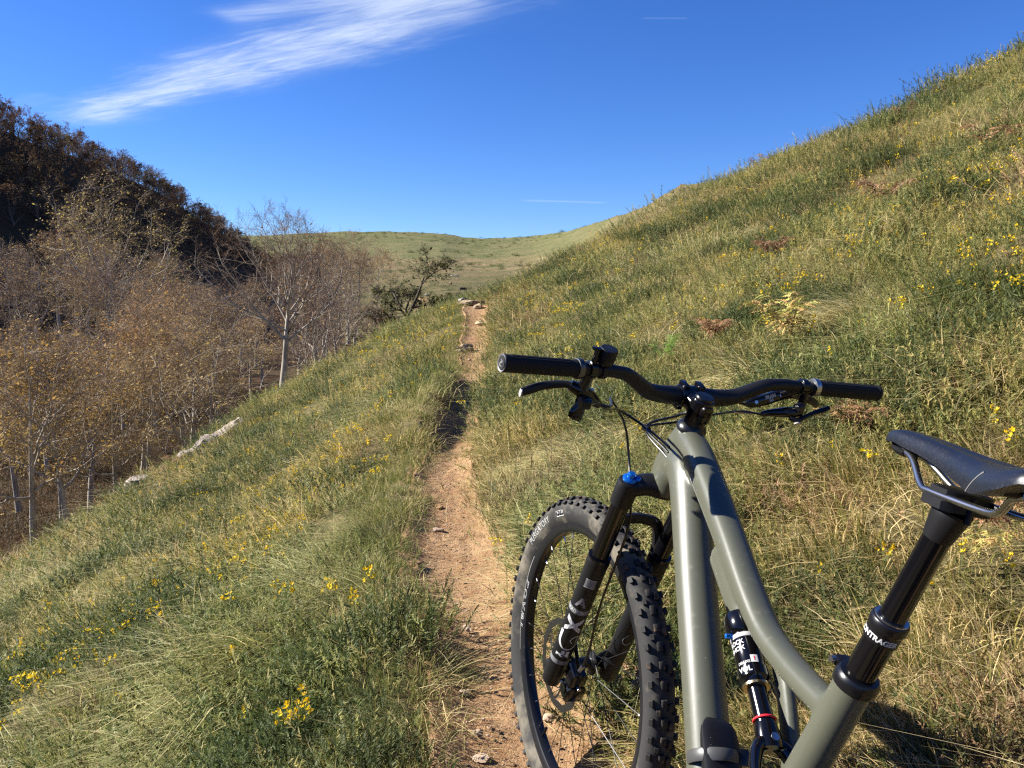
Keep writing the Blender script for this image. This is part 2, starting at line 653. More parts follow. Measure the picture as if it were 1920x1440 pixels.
def meadow_mat():
    m, t = new_mat('meadow_grass')
    co = t.n('ShaderNodeTexCoord').outputs['Object']
    sp = t.n('ShaderNodeSeparateXYZ', i={0: co})
    n1 = t.noise(co, .012, 5, .6); n2 = t.noise(co, .06, 6, .62); n3 = t.noise(co, .35, 5, .65); n4 = t.noise(co, .9, 4, .7)
    # height bands: bracken and dry bog grass low down, greener turf above
    hz = t.math('ADD', sp.outputs[2], t.math('MULTIPLY', t.math('SUBTRACT', n1, .5), 7))
    g = t.mix(t.step(n2, .38, .62), (.105, .112, .040), (.155, .138, .062))
    straw = t.mix(t.step(n3, .35, .65), (.24, .175, .092), (.155, .122, .058))
    band = t.math('MULTIPLY', t.step(hz, 6, 13), t.math('SUBTRACT', 1.0, t.step(hz, 17, 24)))
    low = t.mix(t.step(n2, .42, .6), (.100, .092, .038), (.150, .115, .055))
    c = t.mix(t.step(hz, 10, 22), low, g)
    c = t.mix(t.math('MULTIPLY', band, t.step(n2, .35, .58)), c, straw)
    # worn brown crest towards the rocky top on the right
    right = t.step(t.math('DIVIDE', sp.outputs[0], t.math('MAXIMUM', sp.outputs[1], 1.0)), .07, .20)
    c = t.mix(t.math('MULTIPLY', right, t.step(n3, .2, .55)), c, (.135, .100, .050))
    # dark tussocks and low bushes
    c = t.mix(t.math('MULTIPLY', t.step(n4, .54, .66), .8), c, (.058, .056, .022))
    c = t.mix(t.math('MULTIPLY', t.step(n3, .57, .66), .85), c, (.050, .055, .020))
    b = t.n('ShaderNodeBsdfPrincipled', i={'Base Color': c, 'Roughness': .95, 'Specular IOR Level': .1})
    bn = t.n('ShaderNodeBump', i={'Strength': .8, 'Distance': .9, 'Height': t.math('ADD', n3, t.math('MULTIPLY', n4, .6))})
    t.put(b.inputs['Normal'], bn.outputs[0])
    t.n('ShaderNodeOutputMaterial', i={0: b.outputs[0]})
    return m


def litter_mat():
    m, t = new_mat('leaf_litter')
    co = t.n('ShaderNodeTexCoord').outputs['Object']
    n1 = t.noise(co, .3, 5, .6); n2 = t.noise(co, 4, 5, .65)
    c = t.mix(t.step(n1, .4, .62), (.055, .030, .015), (.038, .030, .013))  # litter colours darkened to imitate the shade under the trees
    c = t.mix(t.step(n2, .45, .62), c, (.085, .046, .021))
    b = t.n('ShaderNodeBsdfPrincipled', i={'Base Color': c, 'Roughness': .95, 'Specular IOR Level': .1})
    bn = t.n('ShaderNodeBump', i={'Strength': .9, 'Distance': .15, 'Height': n2})
    t.put(b.inputs['Normal'], bn.outputs[0])
    t.n('ShaderNodeOutputMaterial', i={0: b.outputs[0]})
    return m


# ---- near hillside
def near_ground(x, y):
    u = x - path_x(np.clip(y, -4, 25))
    z = z_near(x, y)
    return z - .035 * (1 - mapr(np.abs(u), path_hw(y) - .10, path_hw(y) + .02)) * (y < 20.5)


rr = .22 * (62 / .22) ** np.linspace(0, 1, 330)
V, F = polar(az_grid(48, .22, 2.0, 130), rr, near_ground)
hill_o = link('hillside', mesh_np('hillside', V, F, True), ground_mat())
_u = np.abs(V[:, 0] - path_x(np.clip(V[:, 1], -4, 25))) - path_hw(V[:, 1])
vattr(hill_o.data, 'soil', (1 - mapr(_u, -.02, .17)) * (V[:, 1] < 20.5))
setp(hill_o, kind='structure')

# ---- trail
yy = np.concatenate([np.arange(-1.5, 6, .03), np.arange(6, 20.6, .06)])
ss = np.linspace(-1, 1, 36)
Y, S = np.meshgrid(yy, ss, indexing='ij')
hw = path_hw(Y) + .04
X = path_x(Y) + S * hw
edge = .035 * fbm(X * 5, Y * 5, 71, 3)
Zt = z_near(X, Y, True)
rut = -.022 * (1 - np.abs(S) ** 2) + .014 * fbm(X * 6, Y * 4, 73, 4) + .010 * fbm(X * 22, Y * 22, 75, 3)
Zt = path_z(np.clip(Y, -4, 25)) + .012 + rut + .045 * np.abs(S) ** 3 * 0.9 - np.maximum(Y - 19.2, 0) ** 2 * .045 - .05 * mapr(np.abs(S) + edge * 3, .93, 1.0)
V = np.stack([X, Y, Zt], -1).reshape(-1, 3)
n, m_ = len(ss), len(yy)
i_ = np.arange(m_ - 1)[:, None] * n + np.arange(n - 1)[None]
F = np.stack([i_, i_ + 1, i_ + n + 1, i_ + n], -1).reshape(-1, 4)
M_DIRT = dirt_mat()
trail_o = link('trail', mesh_np('trail', V, F, True), M_DIRT)
setp(trail_o, kind='structure')


def trail_z(x, y):
    return float(path_z(y)) - .01


# ---- meadow, wooded valley floor and far hills: one grid, split by ground cover
rr = 21 * (1500 / 21) ** np.linspace(0, 1, 300)
V, F = polar(az_grid(40, .28, 2.5, 180), rr, lambda x, y: z_far(x, y))
cen = V[F].mean(1)
fo = forest(cen[:, 0], cen[:, 1]) > .5
M_MEADOW, M_LITTER = meadow_mat(), litter_mat()
for nm, sel, mt in (('meadow_hills', ~fo, M_MEADOW), ('forest_floor', fo, M_LITTER)):
    f = F[sel]
    used, inv = np.unique(f, return_inverse=True)
    setp(link(nm, mesh_np(nm, V[used], inv.reshape(f.shape), True), mt), kind='structure')
# ------------------------------------------------------------------ grass, gorse and heather that cover the hillside
def blade_mat(name, rough=.6, transl=.40, tint=((.88, .96, .80), (1.22, 1.08, .92)), vary=False):
    m, t = new_mat(name)
    a = t.n('ShaderNodeAttribute', attribute_name='col')
    ti = t.n('ShaderNodeAttribute', attribute_type='INSTANCER', attribute_name='tint')
    c = t.mix(ti.outputs['Fac'], tint[0], tint[1])
    c = t.mix(1.0, a.outputs['Color'], c, 'MULTIPLY')
    if vary:
        oi = t.n('ShaderNodeObjectInfo')
        c = t.mix(1.0, c, t.mix(oi.outputs['Random'], (.80, .66, .62), (1.18, 1.22, 1.1)), 'MULTIPLY')
    d = t.n('ShaderNodeBsdfPrincipled', i={'Base Color': c, 'Roughness': rough, 'Specular IOR Level': .25})
    tr = t.n('ShaderNodeBsdfTranslucent', i={'Color': c})
    mx = t.n('ShaderNodeMixShader', i={0: transl, 1: d.outputs[0], 2: tr.outputs[0]})
    t.n('ShaderNodeOutputMaterial', i={0: mx.outputs[0]})
    return m


def blades(n, rad, L, W, lean, spread, comb, pal, seg=3, r=rng, droop=1.0, base_z=-.02):
    """a tuft: n tapered strips; comb>0 bends all of them towards +X"""
    P = r.normal(0, rad * .5, (n, 2))
    l = r.uniform(L[0], L[1], n)
    wd = r.uniform(W[0], W[1], n)
    az = r.uniform(0, 2 * np.pi, n)
    out = np.stack([np.cos(az), np.sin(az)], 1) * r.uniform(.1, spread, n)[:, None] + P / max(rad, 1e-3) * .35 + np.array([comb, 0])
    ln = lean * r.uniform(.5, 1.4, n)
    t = np.linspace(0, 1, seg + 1)
    hd = out * ln[:, None]
    # arc: horizontal offset grows with t^1.7, height follows
    H = (t[None] ** 1.6)[..., None] * hd[:, None, :] * l[:, None, None]
    hl = np.linalg.norm(hd, axis=1)
    zz = (t[None] - .5 * np.minimum(hl, 1.5)[:, None] * droop * t[None] ** 2.0) * l[:, None] * (1 / np.sqrt(1 + (hl * .6) ** 2))[:, None]
    C = np.concatenate([P[:, None, :] + H, zz[..., None] + base_z], -1)        # n, seg+1, 3
    side = np.stack([-np.sin(az + 1.3), np.cos(az + 1.3), np.zeros(n)], 1)
    wt_ = np.array([1.0, .95, .7, .12] if seg == 3 else [1.0, .8, .1])
    Lf = C - side[:, None, :] * (wd[:, None] * wt_[None])[..., None] * .5
    Rt = C + side[:, None, :] * (wd[:, None] * wt_[None])[..., None] * .5
    V = np.stack([Lf, Rt], 2).reshape(-1, 3)
    k = (seg + 1) * 2
    b = np.arange(n)[:, None] * k + np.arange(seg)[None] * 2
    F = np.stack([b, b + 1, b + 3, b + 2], -1).reshape(-1, 4)
    cols = np.array([p[:3] for p in pal]); pr = np.array([p[3] for p in pal], float); pr /= pr.sum()
    ci = cols[r.choice(len(pal), n, p=pr)] * r.uniform(.8, 1.2, (n, 1))
    ci = np.repeat(ci, k, 0)
    return V, F, np.column_stack([ci, np.ones(len(ci))])


def combine(name, parts, mat):
    Vs, Fs, Cs = [], [], []
    o = 0
    for V, F, C in parts:
        Vs.append(V); Fs.append(F + o); Cs.append(C); o += len(V)
    me = mesh_np(name, np.vstack(Vs), np.vstack(Fs))
    vattr(me, 'col', np.vstack(Cs))
    ob = bpy.data.objects.new(name, me)        # source of instances, not itself in the scene
    me.materials.append(mat)
    return ob


GREEN = (.150, .172, .046); OLIVE = (.230, .215, .074); STRAW = (.54, .45, .235); PALE = (.68, .60, .37)
DKGR = (.055, .090, .026); BRN = (.17, .105, .055); BLUEG = (.125, .155, .048)
M_BLADE = blade_mat('grass_blade')
turf = [combine('turf_clump_%d' % k, [
    blades(110, .26, (.035, .085), (.003, .007), .9, .8, .25, [GREEN + (.8,), OLIVE + (1.6,), STRAW + (1.5,), DKGR + (.3,), BRN + (.3,)]),
    blades(18, .25, (.08, .19), (.002, .004), 1.3, 1.0, .4, [STRAW + (1,), PALE + (.7,), OLIVE + (.5,)])], M_BLADE) for k in range(3)]
tuss = [combine('tussock_%d' % k, [
    blades(110, .19, (.09, .22), (.003, .0065), 1.05, .75, .55, [GREEN + (1.0,), OLIVE + (1.4,), BLUEG + (.4,), STRAW + (1.0,)]),
    blades(44, .22, (.10, .26), (.002, .004), 1.4, .9, .5, [STRAW + (1,), PALE + (.8,)])], M_BLADE) for k in range(3)]
lush = [combine('lush_clump_%d' % k, [
    blades(120, .20, (.06, .15), (.0035, .007), .9, .8, .3, [GREEN + (1.5,), BLUEG + (.8,), OLIVE + (1.0,), STRAW + (.25,)])], M_BLADE) for k in range(2)]
straw = [combine('dry_clump_%d' % k, [
    blades(80, .28, (.10, .27), (.002, .004), 1.9, 1.0, .5, [STRAW + (1.3,), PALE + (1,), BRN + (.35,), OLIVE + (.3,)]),
    blades(54, .24, (.04, .10), (.003, .006), 1.0, .8, .2, [STRAW + (1,), OLIVE + (.8,), BRN + (.6,)])], M_BLADE) for k in range(3)]


def sprigs(n, rad, L, pal, r=rng, per=26, sp=(.010, .020)):
    """stiff little stems set with short spines all round (dwarf gorse), or bare twigs"""
    Vs, Fs, Cs = [], [], []
    o = 0
    for k in range(n):
        p0 = np.array([r.normal(0, rad * .5), r.normal(0, rad * .5), -.02])
        d = nrm([r.normal(0, .45) + p0[0] / rad * .4, r.normal(0, .45) + p0[1] / rad * .4, 1.0])
        l = r.uniform(*L)
        q = rng.choice(len(pal)); c = np.array(pal[q][:3]) * r.uniform(.8, 1.25)
        sd_ = nrm(np.cross(d, [r.normal(), r.normal(), .1]))
        V = [p0 - sd_ * .0016, p0 + sd_ * .0016, p0 + d * l + sd_ * .0006, p0 + d * l - sd_ * .0006]
        F = [[0, 1, 2, 3]]
        for j in range(per):
            t_ = .15 + .85 * (j + r.uniform(0, 1)) / per
            b = p0 + d * l * t_
            a = r.uniform(0, 6.28)
            e1 = sd_; e2 = np.cross(d, e1)
            o_ = e1 * math.cos(a) + e2 * math.sin(a)
            ln = r.uniform(*sp) * (1.2 - .5 * t_)
            tip = b + (o_ * .8 + d * .65) * ln
            wv = np.cross(o_, d) * .0028
            q0 = len(V)
            V += [b - wv, b + wv, tip + wv * .2, tip - wv * .2]
            F.append([q0, q0 + 1, q0 + 2, q0 + 3])
        Vs.append(np.array(V)); Fs.append(np.array(F) + o); o += len(V)
        Cs.append(np.column_stack([np.tile(c, (len(V), 1)), np.ones(len(V))]))
    return np.vstack(Vs), np.vstack(Fs), np.vstack(Cs)


GORSE = [(.15, .17, .06), (.21, .21, .075), (.095, .12, .04), (.32, .28, .12), (.25, .245, .09)]
HEATH = [(.17, .115, .07), (.26, .18, .11), (.13, .12, .06), (.36, .26, .165)]
gorse = [combine('gorse_clump_%d' % k, [sprigs(40, .25, (.07, .19), GORSE, per=20, sp=(.016, .032))], M_BLADE) for k in range(3)]
DKGORSE = [(.07, .095, .032), (.10, .12, .042), (.055, .075, .028)]
dkgorse = [combine('dark_gorse_%d' % k, [sprigs(44, .22, (.09, .22), DKGORSE, per=20, sp=(.016, .032))], M_BLADE) for k in range(2)]
BRUSH = [(.075, .05, .03), (.11, .07, .042), (.055, .045, .025), (.15, .10, .06)]  # heather palette darkened, standing in for shade on the wood floor
brush = [combine('brushwood_%d' % k, [sprigs(44, .25, (.08, .18), BRUSH, per=14, sp=(.014, .03))], M_BLADE) for k in range(2)]
heath = [combine('heather_clump_%d' % k, [sprigs(44, .25, (.06, .14), HEATH, per=14, sp=(.012, .026)),
         blades(40, .24, (.06, .13), (.002, .005), 1.0, .8, .2, [STRAW + (1,), BRN + (1,)])], M_BLADE) for k in range(2)]


def scatter(name, sources, P, Nrm, comb_az, scl, tint, r=rng, upmix=.55, kind='stuff', yaw=.7):
    """one object: the points as a mesh with instances of the sources on them"""
    n = len(P)
    zax = Nrm * (1 - upmix) + np.array([0, 0, 1.]) * upmix + r.normal(0, .07, (n, 3))
    zax /= np.linalg.norm(zax, axis=1)[:, None]
    a = comb_az + r.normal(0, yaw, n)
    xd = np.stack([np.cos(a), np.sin(a), np.zeros(n)], 1)
    xax = xd - zax * (xd * zax).sum(1)[:, None]
    xax /= np.linalg.norm(xax, axis=1)[:, None]
    yax = np.cross(zax, xax)
    ry = -np.arcsin(np.clip(xax[:, 2], -1, 1))
    rx = np.arctan2(yax[:, 2], zax[:, 2])
    rz = np.arctan2(xax[:, 1], xax[:, 0])
    me = bpy.data.meshes.new(name)
    me.vertices.add(n)
    me.vertices.foreach_set('co', np.asarray(P, np.float32).ravel())
    vattr(me, 'rot', np.stack([rx, ry, rz], 1))
    vattr(me, 'scl', scl)
    vattr(me, 'tint', tint)
    vattr(me, 'pick', r.integers(0, len(sources), n).astype(np.float32))
    o = bpy.data.objects.new(name, me)
    COL.objects.link(o)
    g = bpy.data.node_groups.new(name + '_nodes', 'GeometryNodeTree')
    g.interface.new_socket('Geometry', in_out='INPUT', socket_type='NodeSocketGeometry')
    g.interface.new_socket('Geometry', in_out='OUTPUT', socket_type='NodeSocketGeometry')
    t = NT(g)
    gi = t.n('NodeGroupInput'); go = t.n('NodeGroupOutput')
    def attr(nm, typ):
        nd = t.n('GeometryNodeInputNamedAttribute', data_type=typ)
        nd.inputs[0].default_value = nm
        return nd.outputs[0]
    rot = t.n('FunctionNodeEulerToRotation', i={0: attr('rot', 'FLOAT_VECTOR')})
    join = t.n('GeometryNodeJoinGeometry')
    pk = attr('pick', 'FLOAT'); sc = attr('scl', 'FLOAT')
    for k, s in enumerate(sources):
        oi = t.n('GeometryNodeObjectInfo')
        oi.inputs['Object'].default_value = s
        oi.inputs['As Instance'].default_value = True
        cmp_ = t.n('FunctionNodeCompare', data_type='FLOAT', operation='EQUAL', i={0: pk, 1: float(k)})
        cmp_.inputs['Epsilon'].default_value = .1
        ip = t.n('GeometryNodeInstanceOnPoints')
        g.links.new(gi.outputs[0], ip.inputs['Points'])
        g.links.new(cmp_.outputs[0], ip.inputs['Selection'])
        g.links.new(oi.outputs['Geometry'], ip.inputs['Instance'])
        g.links.new(rot.outputs[0], ip.inputs['Rotation'])
        g.links.new(sc, ip.inputs['Scale'])
        g.links.new(ip.outputs[0], join.inputs[0])
    g.links.new(join.outputs[0], go.inputs[0])
    md = o.modifiers.new('instances', 'NODES')
    md.node_group = g
    setp(o, kind=kind)
    return o


def normals(x, y, e=.12):
    dx = (z_near(x + e, y) - z_near(x - e, y)) / (2 * e)
    dy = (z_near(x, y + e) - z_near(x, y - e)) / (2 * e)
    N = np.stack([-dx, -dy, np.ones_like(dx)], 1)
    return N / np.linalg.norm(N, axis=1)[:, None]


def polar_points(n, r0, r1, a0, a1, pw=0.0, r=rng):
    """pw 0: even per area; 1: even per distance"""
    if pw == 0:
        rr_ = np.sqrt(r.uniform(r0 * r0, r1 * r1, n))
    else:
        rr_ = r0 * (r1 / r0) ** r.uniform(0, 1, n)
    a = np.radians(r.uniform(a0, a1, n))
    return np.sin(a) * rr_, np.cos(a) * rr_, rr_


def seen_near(x, y, margin=1.0):
    """points of the spur that are not far behind its crest or brow"""
    z = z_near(x, y)
    u = x - path_x(np.clip(y, -4, 25))
    yc = 19.2 + .60 * np.maximum(u, 0) + 3.5
    e = np.interp(y, [-6, 3, 9, 12.4, 15.5, 20, 26], [9.5, 9.0, 8.6, 7.6, 4.8, 2.7, 2.0]) + 2.6
    return (y < yc) & (u < 31) & (-u - .24 < e)


# rings of growing clump size, so that the cover stays closed from the lens to the crest
RINGS = [(.35, 2.2, 1150, .75), (2.2, 4.0, 1250, .85), (4.0, 7.0, 1100, 1.0), (7.0, 12., 1650, 1.25), (12., 20., 2100, 1.6), (20., 42., 2700, 2.2)]
A0, A1 = -46, 46
pts = {k: [] for k in ('turf', 'tuss', 'lush', 'straw', 'gorse', 'heath', 'dark')}
for r0, r1, n, sc in RINGS:
    x, y, rr_ = polar_points(int(n * 1.35), r0, r1, A0 - (14 if r1 < 5 else 0), A1 + (14 if r1 < 5 else 0))
    u = x - path_x(np.clip(y, -4, 25))
    hw = path_hw(y)
    ed = np.abs(u) - hw + .05 * fbm(x * 3, y * 3, 81, 2)
    ok = seen_near(x, y) & ((ed > .015 * sc + .05 * (y > 4.5)) | (y > 20.2))
    x, y, u, ed, rr_ = x[ok], y[ok], u[ok], ed[ok], rr_[ok]
    f1 = fbm(x * 1.7, y * 1.7, 101, 3); f2 = fbm(x * 1.0 + 9, y * 1.0, 111, 3); f3 = fbm(x * 2.2, y * 2.2, 121, 2)
    q = rng.uniform(0, 1, len(x))
    left = u < 0
    kind = np.full(len(x), 0)
    kind[(f2 > -.02) & (q < .80)] = 4
    kind[(f2 > -.22) & (f2 <= -.02) & (q < .48)] = 4
    kind[(f1 > .13) & (q > .58)] = 1
    kind[(f1 < -.06) & (q > .50)] = 3
    kind[(f3 > .16) & (q < .50) & (kind != 4)] = 5
    f4 = fbm(x * 1.5 + 31, y * 1.5, 171, 3)
    kind[(f4 > .20) & (q > .30)] = 6
    nearp = (ed < .40) & left & (rng.uniform(0, 1, len(x)) < .40)
    kind[nearp] = 2
    kind[(ed < .12) & (kind != 2)] = 0
    tint = np.clip(.52 + 1.0 * fbm(x * .8, y * .8, 131, 3) + rng.normal(0, .16, len(x)), 0, 1)
    s_ = sc * rng.uniform(.70, 1.25, len(x)) * (1 + .55 * fbm(x * 2.4, y * 2.4, 161, 2)) * np.where(ed < .10, .55, 1.0) * np.where((ed < .25) & (ed >= .10), .8, 1.0)
    for k, nm in enumerate(('turf', 'tuss', 'lush', 'straw', 'gorse', 'heath', 'dark')):
        s = kind == k
        pts[nm].append(np.column_stack([x[s], y[s], s_[s], tint[s], u[s]]))

# small clumps along both edges of the worn path
y = 1.0 + 19.5 * rng.uniform(0, 1, 900) ** 1.5
sgn = rng.choice([-1, 1], len(y))
hw = path_hw(y)
x = path_x(y) + sgn * (hw + rng.normal(.035, .045, len(y)) + np.where(y < 4, .07, .055))
kd = rng.uniform(0, 1, len(y))
for k, lo, hi in (('turf', 0, .42), ('lush', .42, .80), ('straw', .80, .92), ('tuss', .92, 1.01)):
    s = (kd >= lo) & (kd < hi)
    pts[k].append(np.column_stack([x[s], y[s], rng.uniform(.30, .58, s.sum()) * (1 + y[s] * .008), rng.uniform(.2, .8, s.sum()), sgn[s]]))

for nm, src, oname, ym in (('turf', turf, 'short_grass', 1.2), ('tuss', tuss, 'tussock_grass', .55), ('lush', lush, 'green_grass', .9),
                           ('straw', straw, 'dry_grass', .8), ('gorse', gorse, 'gorse_undergrowth', 3), ('heath', heath, 'heather_undergrowth', 3), ('dark', dkgorse, 'dark_gorse_undergrowth', 3)):
    D = np.vstack(pts[nm])
    x, y = D[:, 0], D[:, 1]
    N = normals(x, y)
    z = z_near(x, y) - .01
    # blades lie downhill, swept along by the wind in patches
    down = np.arctan2(N[:, 1], N[:, 0])
    az = down + 1.6 * fbm(x * .7, y * .7, 141, 3)
    scatter(oname, src, np.column_stack([x, y, z]), N, az, D[:, 2], D[:, 3], yaw=ym)

# grit and crumbs lying on the worn path
M_STONE = pbr('pale_stone', (.44, .32, .22), .85, noise=(30, (.22, .14, .09), .4, .65), bump=(60, .6, .004))


def rock_mesh(name, r, sub=1, flat=.7, seed=0, amp=.35):
    bm = bmesh.new()
    bmesh.ops.create_icosphere(bm, subdivisions=sub, radius=1)
    for v in bm.verts:
        c = v.co
        k = 1 + amp * (vnoise(c.x * 1.3 + seed * 7.7 + 20, c.y * 1.3 + c.z * 1.9 + 20, seed) - .5) * 2 + amp * .5 * (vnoise(c.x * 3 + seed + 50, c.y * 3 - c.z * 4 + 50, seed + 3) - .5) * 2
        v.co = Vector((c.x * k * r, c.y * k * r, c.z * k * r * flat))
    me = bpy.data.meshes.new(name)
    bm.to_mesh(me); bm.free()
    return me


peb = []
for k in range(3):
    me = rock_mesh('grit_%d' % k, 1.0, 1, .6, k)
    me.materials.append(M_STONE if k else M_DIRT)
    peb.append(bpy.data.objects.new('grit_%d' % k, me))
n = 3000
y = np.concatenate([rng.uniform(1.2, 5, n // 2), rng.uniform(1.2, 19, n // 2)])
s = np.clip(rng.normal(0, .55, n), -1.0, 1.0)
x = path_x(y) + s * path_hw(y)
z = path_z(y) + .006 + .03 * np.abs(s) ** 3
scatter('gravel', peb, np.column_stack([x, y, z]), np.tile([0, 0, 1.], (n, 1)), rng.uniform(0, 6.28, n), .0014 + .0040 * rng.uniform(0, 1, n) ** 3 * (1 + y * .06), rng.uniform(0, 1, n), upmix=.8)
# ------------------------------------------------------------------ trees
def tubes_np(P, Rd, sides):
    """P (n,k,3), Rd (n,k): n polylines of k points swept into tubes"""
    n, k, _ = P.shape
    T = np.gradient(P, axis=1)
    T /= np.linalg.norm(T, axis=2, keepdims=True) + 1e-9
    ref = np.where(np.abs(T[..., 2:3]) < .85, np.array([0, 0, 1.]), np.array([1., 0, 0]))
    e1 = np.cross(T, ref); e1 /= np.linalg.norm(e1, axis=2, keepdims=True) + 1e-9
    e2 = np.cross(T, e1)
    a = np.arange(sides) * 2 * np.pi / sides
    V = P[:, :, None] + (e1[:, :, None] * np.cos(a)[None, None, :, None] + e2[:, :, None] * np.sin(a)[None, None, :, None]) * Rd[:, :, None, None]
    V = V.reshape(-1, 3)
    b = (np.arange(n)[:, None, None] * k * sides + np.arange(k - 1)[None, :, None] * sides + np.arange(sides)[None, None])
    nx = np.roll(np.arange(sides), -1)
    b2 = (np.arange(n)[:, None, None] * k * sides + np.arange(k - 1)[None, :, None] * sides + nx[None, None])
    F = np.stack([b, b2, b2 + sides, b + sides], -1).reshape(-1, 4)
    return V, F


def joined(name, parts, smooth=True):
    Vs, Fs, o = [], [], 0
    for V, F in parts:
        Vs.append(V); Fs.append(F + o); o += len(V)
    return mesh_np(name, np.vstack(Vs), np.vstack(Fs), smooth)


def grow(r, P0, D0, L, R0, k, wig, trop, R1=.25):
    """vectorised branches: start points, directions, lengths, radii -> polylines"""
    n = len(P0)
    P = np.empty((n, k, 3)); P[:, 0] = P0
    d = D0.copy()
    for j in range(1, k):
        d = d + r.normal(0, wig, (n, 3)) + np.array([0, 0, trop])
        d /= np.linalg.norm(d, axis=1, keepdims=True)
        P[:, j] = P[:, j - 1] + d * (L / (k - 1))[:, None]
    t = np.linspace(0, 1, k)
    return P, R0[:, None] * (1 - (1 - R1) * t[None])


def children(r, P, Rd, L, per, ang, lr, tmin=.25, rr_=.55, flat=0.):
    n, k, _ = P.shape
    idx = np.repeat(np.arange(n), per)
    m = len(idx)
    t = tmin + (1 - tmin) * ((np.tile(np.arange(per), n) + r.uniform(.1, .9, m)) / per)
    f = t * (k - 1); i = np.minimum(f.astype(int), k - 2); w_ = (f - i)[:, None]
    p = P[idx, i] * (1 - w_) + P[idx, i + 1] * w_
    d = P[idx, i + 1] - P[idx, i]; d /= np.linalg.norm(d, axis=1, keepdims=True) + 1e-9
    s = np.cross(d, r.normal(0, 1, (m, 3)) * np.array([1, 1, 1 - flat * .8]))
    s[:, 2] *= (1 - flat)
    s /= np.linalg.norm(s, axis=1, keepdims=True) + 1e-9
    a = ang * r.uniform(.65, 1.3, m)[:, None]
    nd = d * np.cos(a) + s * np.sin(a)
    l = L[idx] * lr * r.uniform(.6, 1.25, m) * (1.15 - .55 * t)
    rad = Rd[idx, i] * rr_ * r.uniform(.7, 1.1, m)
    return p, nd, l, rad


def make_tree(kind, seed, H, spread=1.0, limbs=10, base=.22, leaf=.3, wig=.10, trop=.10, ang=.75, leafcols=None, n3=7, n4=7, flat=.15, r0=.0175, twig_r=.0042, leafsize=.058, low=False, th=.88, dome=True):
    r = np.random.default_rng(seed)
    k = 9
    TP, TR = grow(r, np.array([[0, 0, -.8]]), np.array([[0, 0, 1.]]), np.array([H * th + .8]), np.array([H * r0]), k, wig * .55 if not dome else .045, .12, .10)
    TR[:, 0] *= 1.35
    p, d, l, rad = children(r, TP, TR, np.array([H * .50 * spread]), limbs, ang, 1.0, base, .70)
    if dome:          # limbs fan out of the upper bole and reach a rounded crown outline
        n = len(p)
        t = np.linspace(0, 1, n)
        an = np.interp(t, [0, .5, 1], [1.0, .75, .22]) * r.uniform(.75, 1.2, n) * ang
        az = np.arange(n) * 2.4 + r.uniform(-.5, .5, n)
        d = np.stack([np.sin(an) * np.cos(az), np.sin(an) * np.sin(az), np.cos(an)], 1)
        q = d + np.array([0, 0, .38]); q /= np.linalg.norm(q, axis=1, keepdims=True)
        A, B, cz = H * .36 * spread, H * .40, H * .60
        o = p - np.array([0, 0, cz])
        s_ = np.array([1 / A, 1 / A, 1 / B])
        qa = ((q * s_) ** 2).sum(1); qb = (q * o * s_ * s_).sum(1); qc = ((o * s_) ** 2).sum(1) - 1
        l = (-qb + np.sqrt(np.maximum(qb * qb - qa * qc, .01))) / qa * r.uniform(.82, 1.02, n)
        l = np.clip(l, .2 * H, .8 * H) * .86
        rad = rad * .75
    else:
        l *= np.interp(p[:, 2] / H, [0, .2, .4, .75, 1], [.9, 1.05, 1.1, .75, .45])
    P1, R1 = grow(r, p, d, l, np.maximum(rad, .02), 8, wig, trop)
    p, d, l2, rad = children(r, P1, R1, l, 8 if not low else 6, ang * .85, .50, .18, .62, flat)
    P2, R2 = grow(r, p, d, l2, np.maximum(rad, .012), 6, wig * 1.2, trop)
    p, d, l3, rad = children(r, P2, R2, l2, n3, ang * .8, .48, .15, .6, flat)
    P3, R3 = grow(r, p, d, l3, np.maximum(rad, twig_r * 1.3), 4, wig * 1.2, trop * .8)
    p, d, l4, rad = children(r, P3, R3, l3, n4, ang * .8, .62, .1, .7, flat)
    l4 = np.maximum(l4, .18)
    P4, R4 = grow(r, p, d, l4, np.full(len(p), twig_r), 3, wig * 1.2, trop * .8, .4)
    tr = joined('trunk', [tubes_np(TP, TR, 9), tubes_np(P1, R1, 6), tubes_np(P2, R2, 4)])
    cr = joined('crown', [tubes_np(P3, R3, 3), tubes_np(P4, R4, 3)], False)
    # leaves that still hang on, more of them low in the crown
    tips = P4[:, 1:].reshape(-1, 3)
    th = np.clip(tips[:, 2] / H, 0, 1)
    keep = r.uniform(0, 1, len(tips)) < leaf * np.interp(th, [0, .35, .7, .9, 1], [1.1, 1.0, .75, .35, .1])
    q = tips[keep] + r.normal(0, .05, (keep.sum(), 3)); th = th[keep]
    n = len(q)
    a = r.normal(0, 1, (n, 3)); a[:, 2] *= .5; a /= np.linalg.norm(a, axis=1, keepdims=True) + 1e-9
    b = np.cross(a, r.normal(0, .5, (n, 3)) + np.array([0, 0, 1.])); b /= np.linalg.norm(b, axis=1, keepdims=True) + 1e-9
    s = leafsize * r.uniform(.6, 1.4, (n, 1))
    V = np.stack([q - a * s, q - b * s * .55, q + a * s, q + b * s * .55], 1).reshape(-1, 3)
    F = np.arange(4 * n).reshape(-1, 4)
    lv = mesh_np('leaves', V, F)
    lc = np.array(leafcols)
    g = np.clip(1 - th * 1.35 + r.normal(0, .25, n), 0, 1)           # lower: yellow-olive, higher: brown
    c = lc[0] * (1 - g[:, None]) + lc[1] * g[:, None]
    c = c * r.uniform(.65, 1.3, (n, 1))
    vattr(lv, 'col', np.column_stack([np.repeat(c, 4, 0), np.ones(4 * n)]))
    zs = np.empty(len(cr.vertices) * 3, np.float32); cr.vertices.foreach_get('co', zs)
    return tr, cr, lv, float(np.percentile(zs[2::3], 99.5))


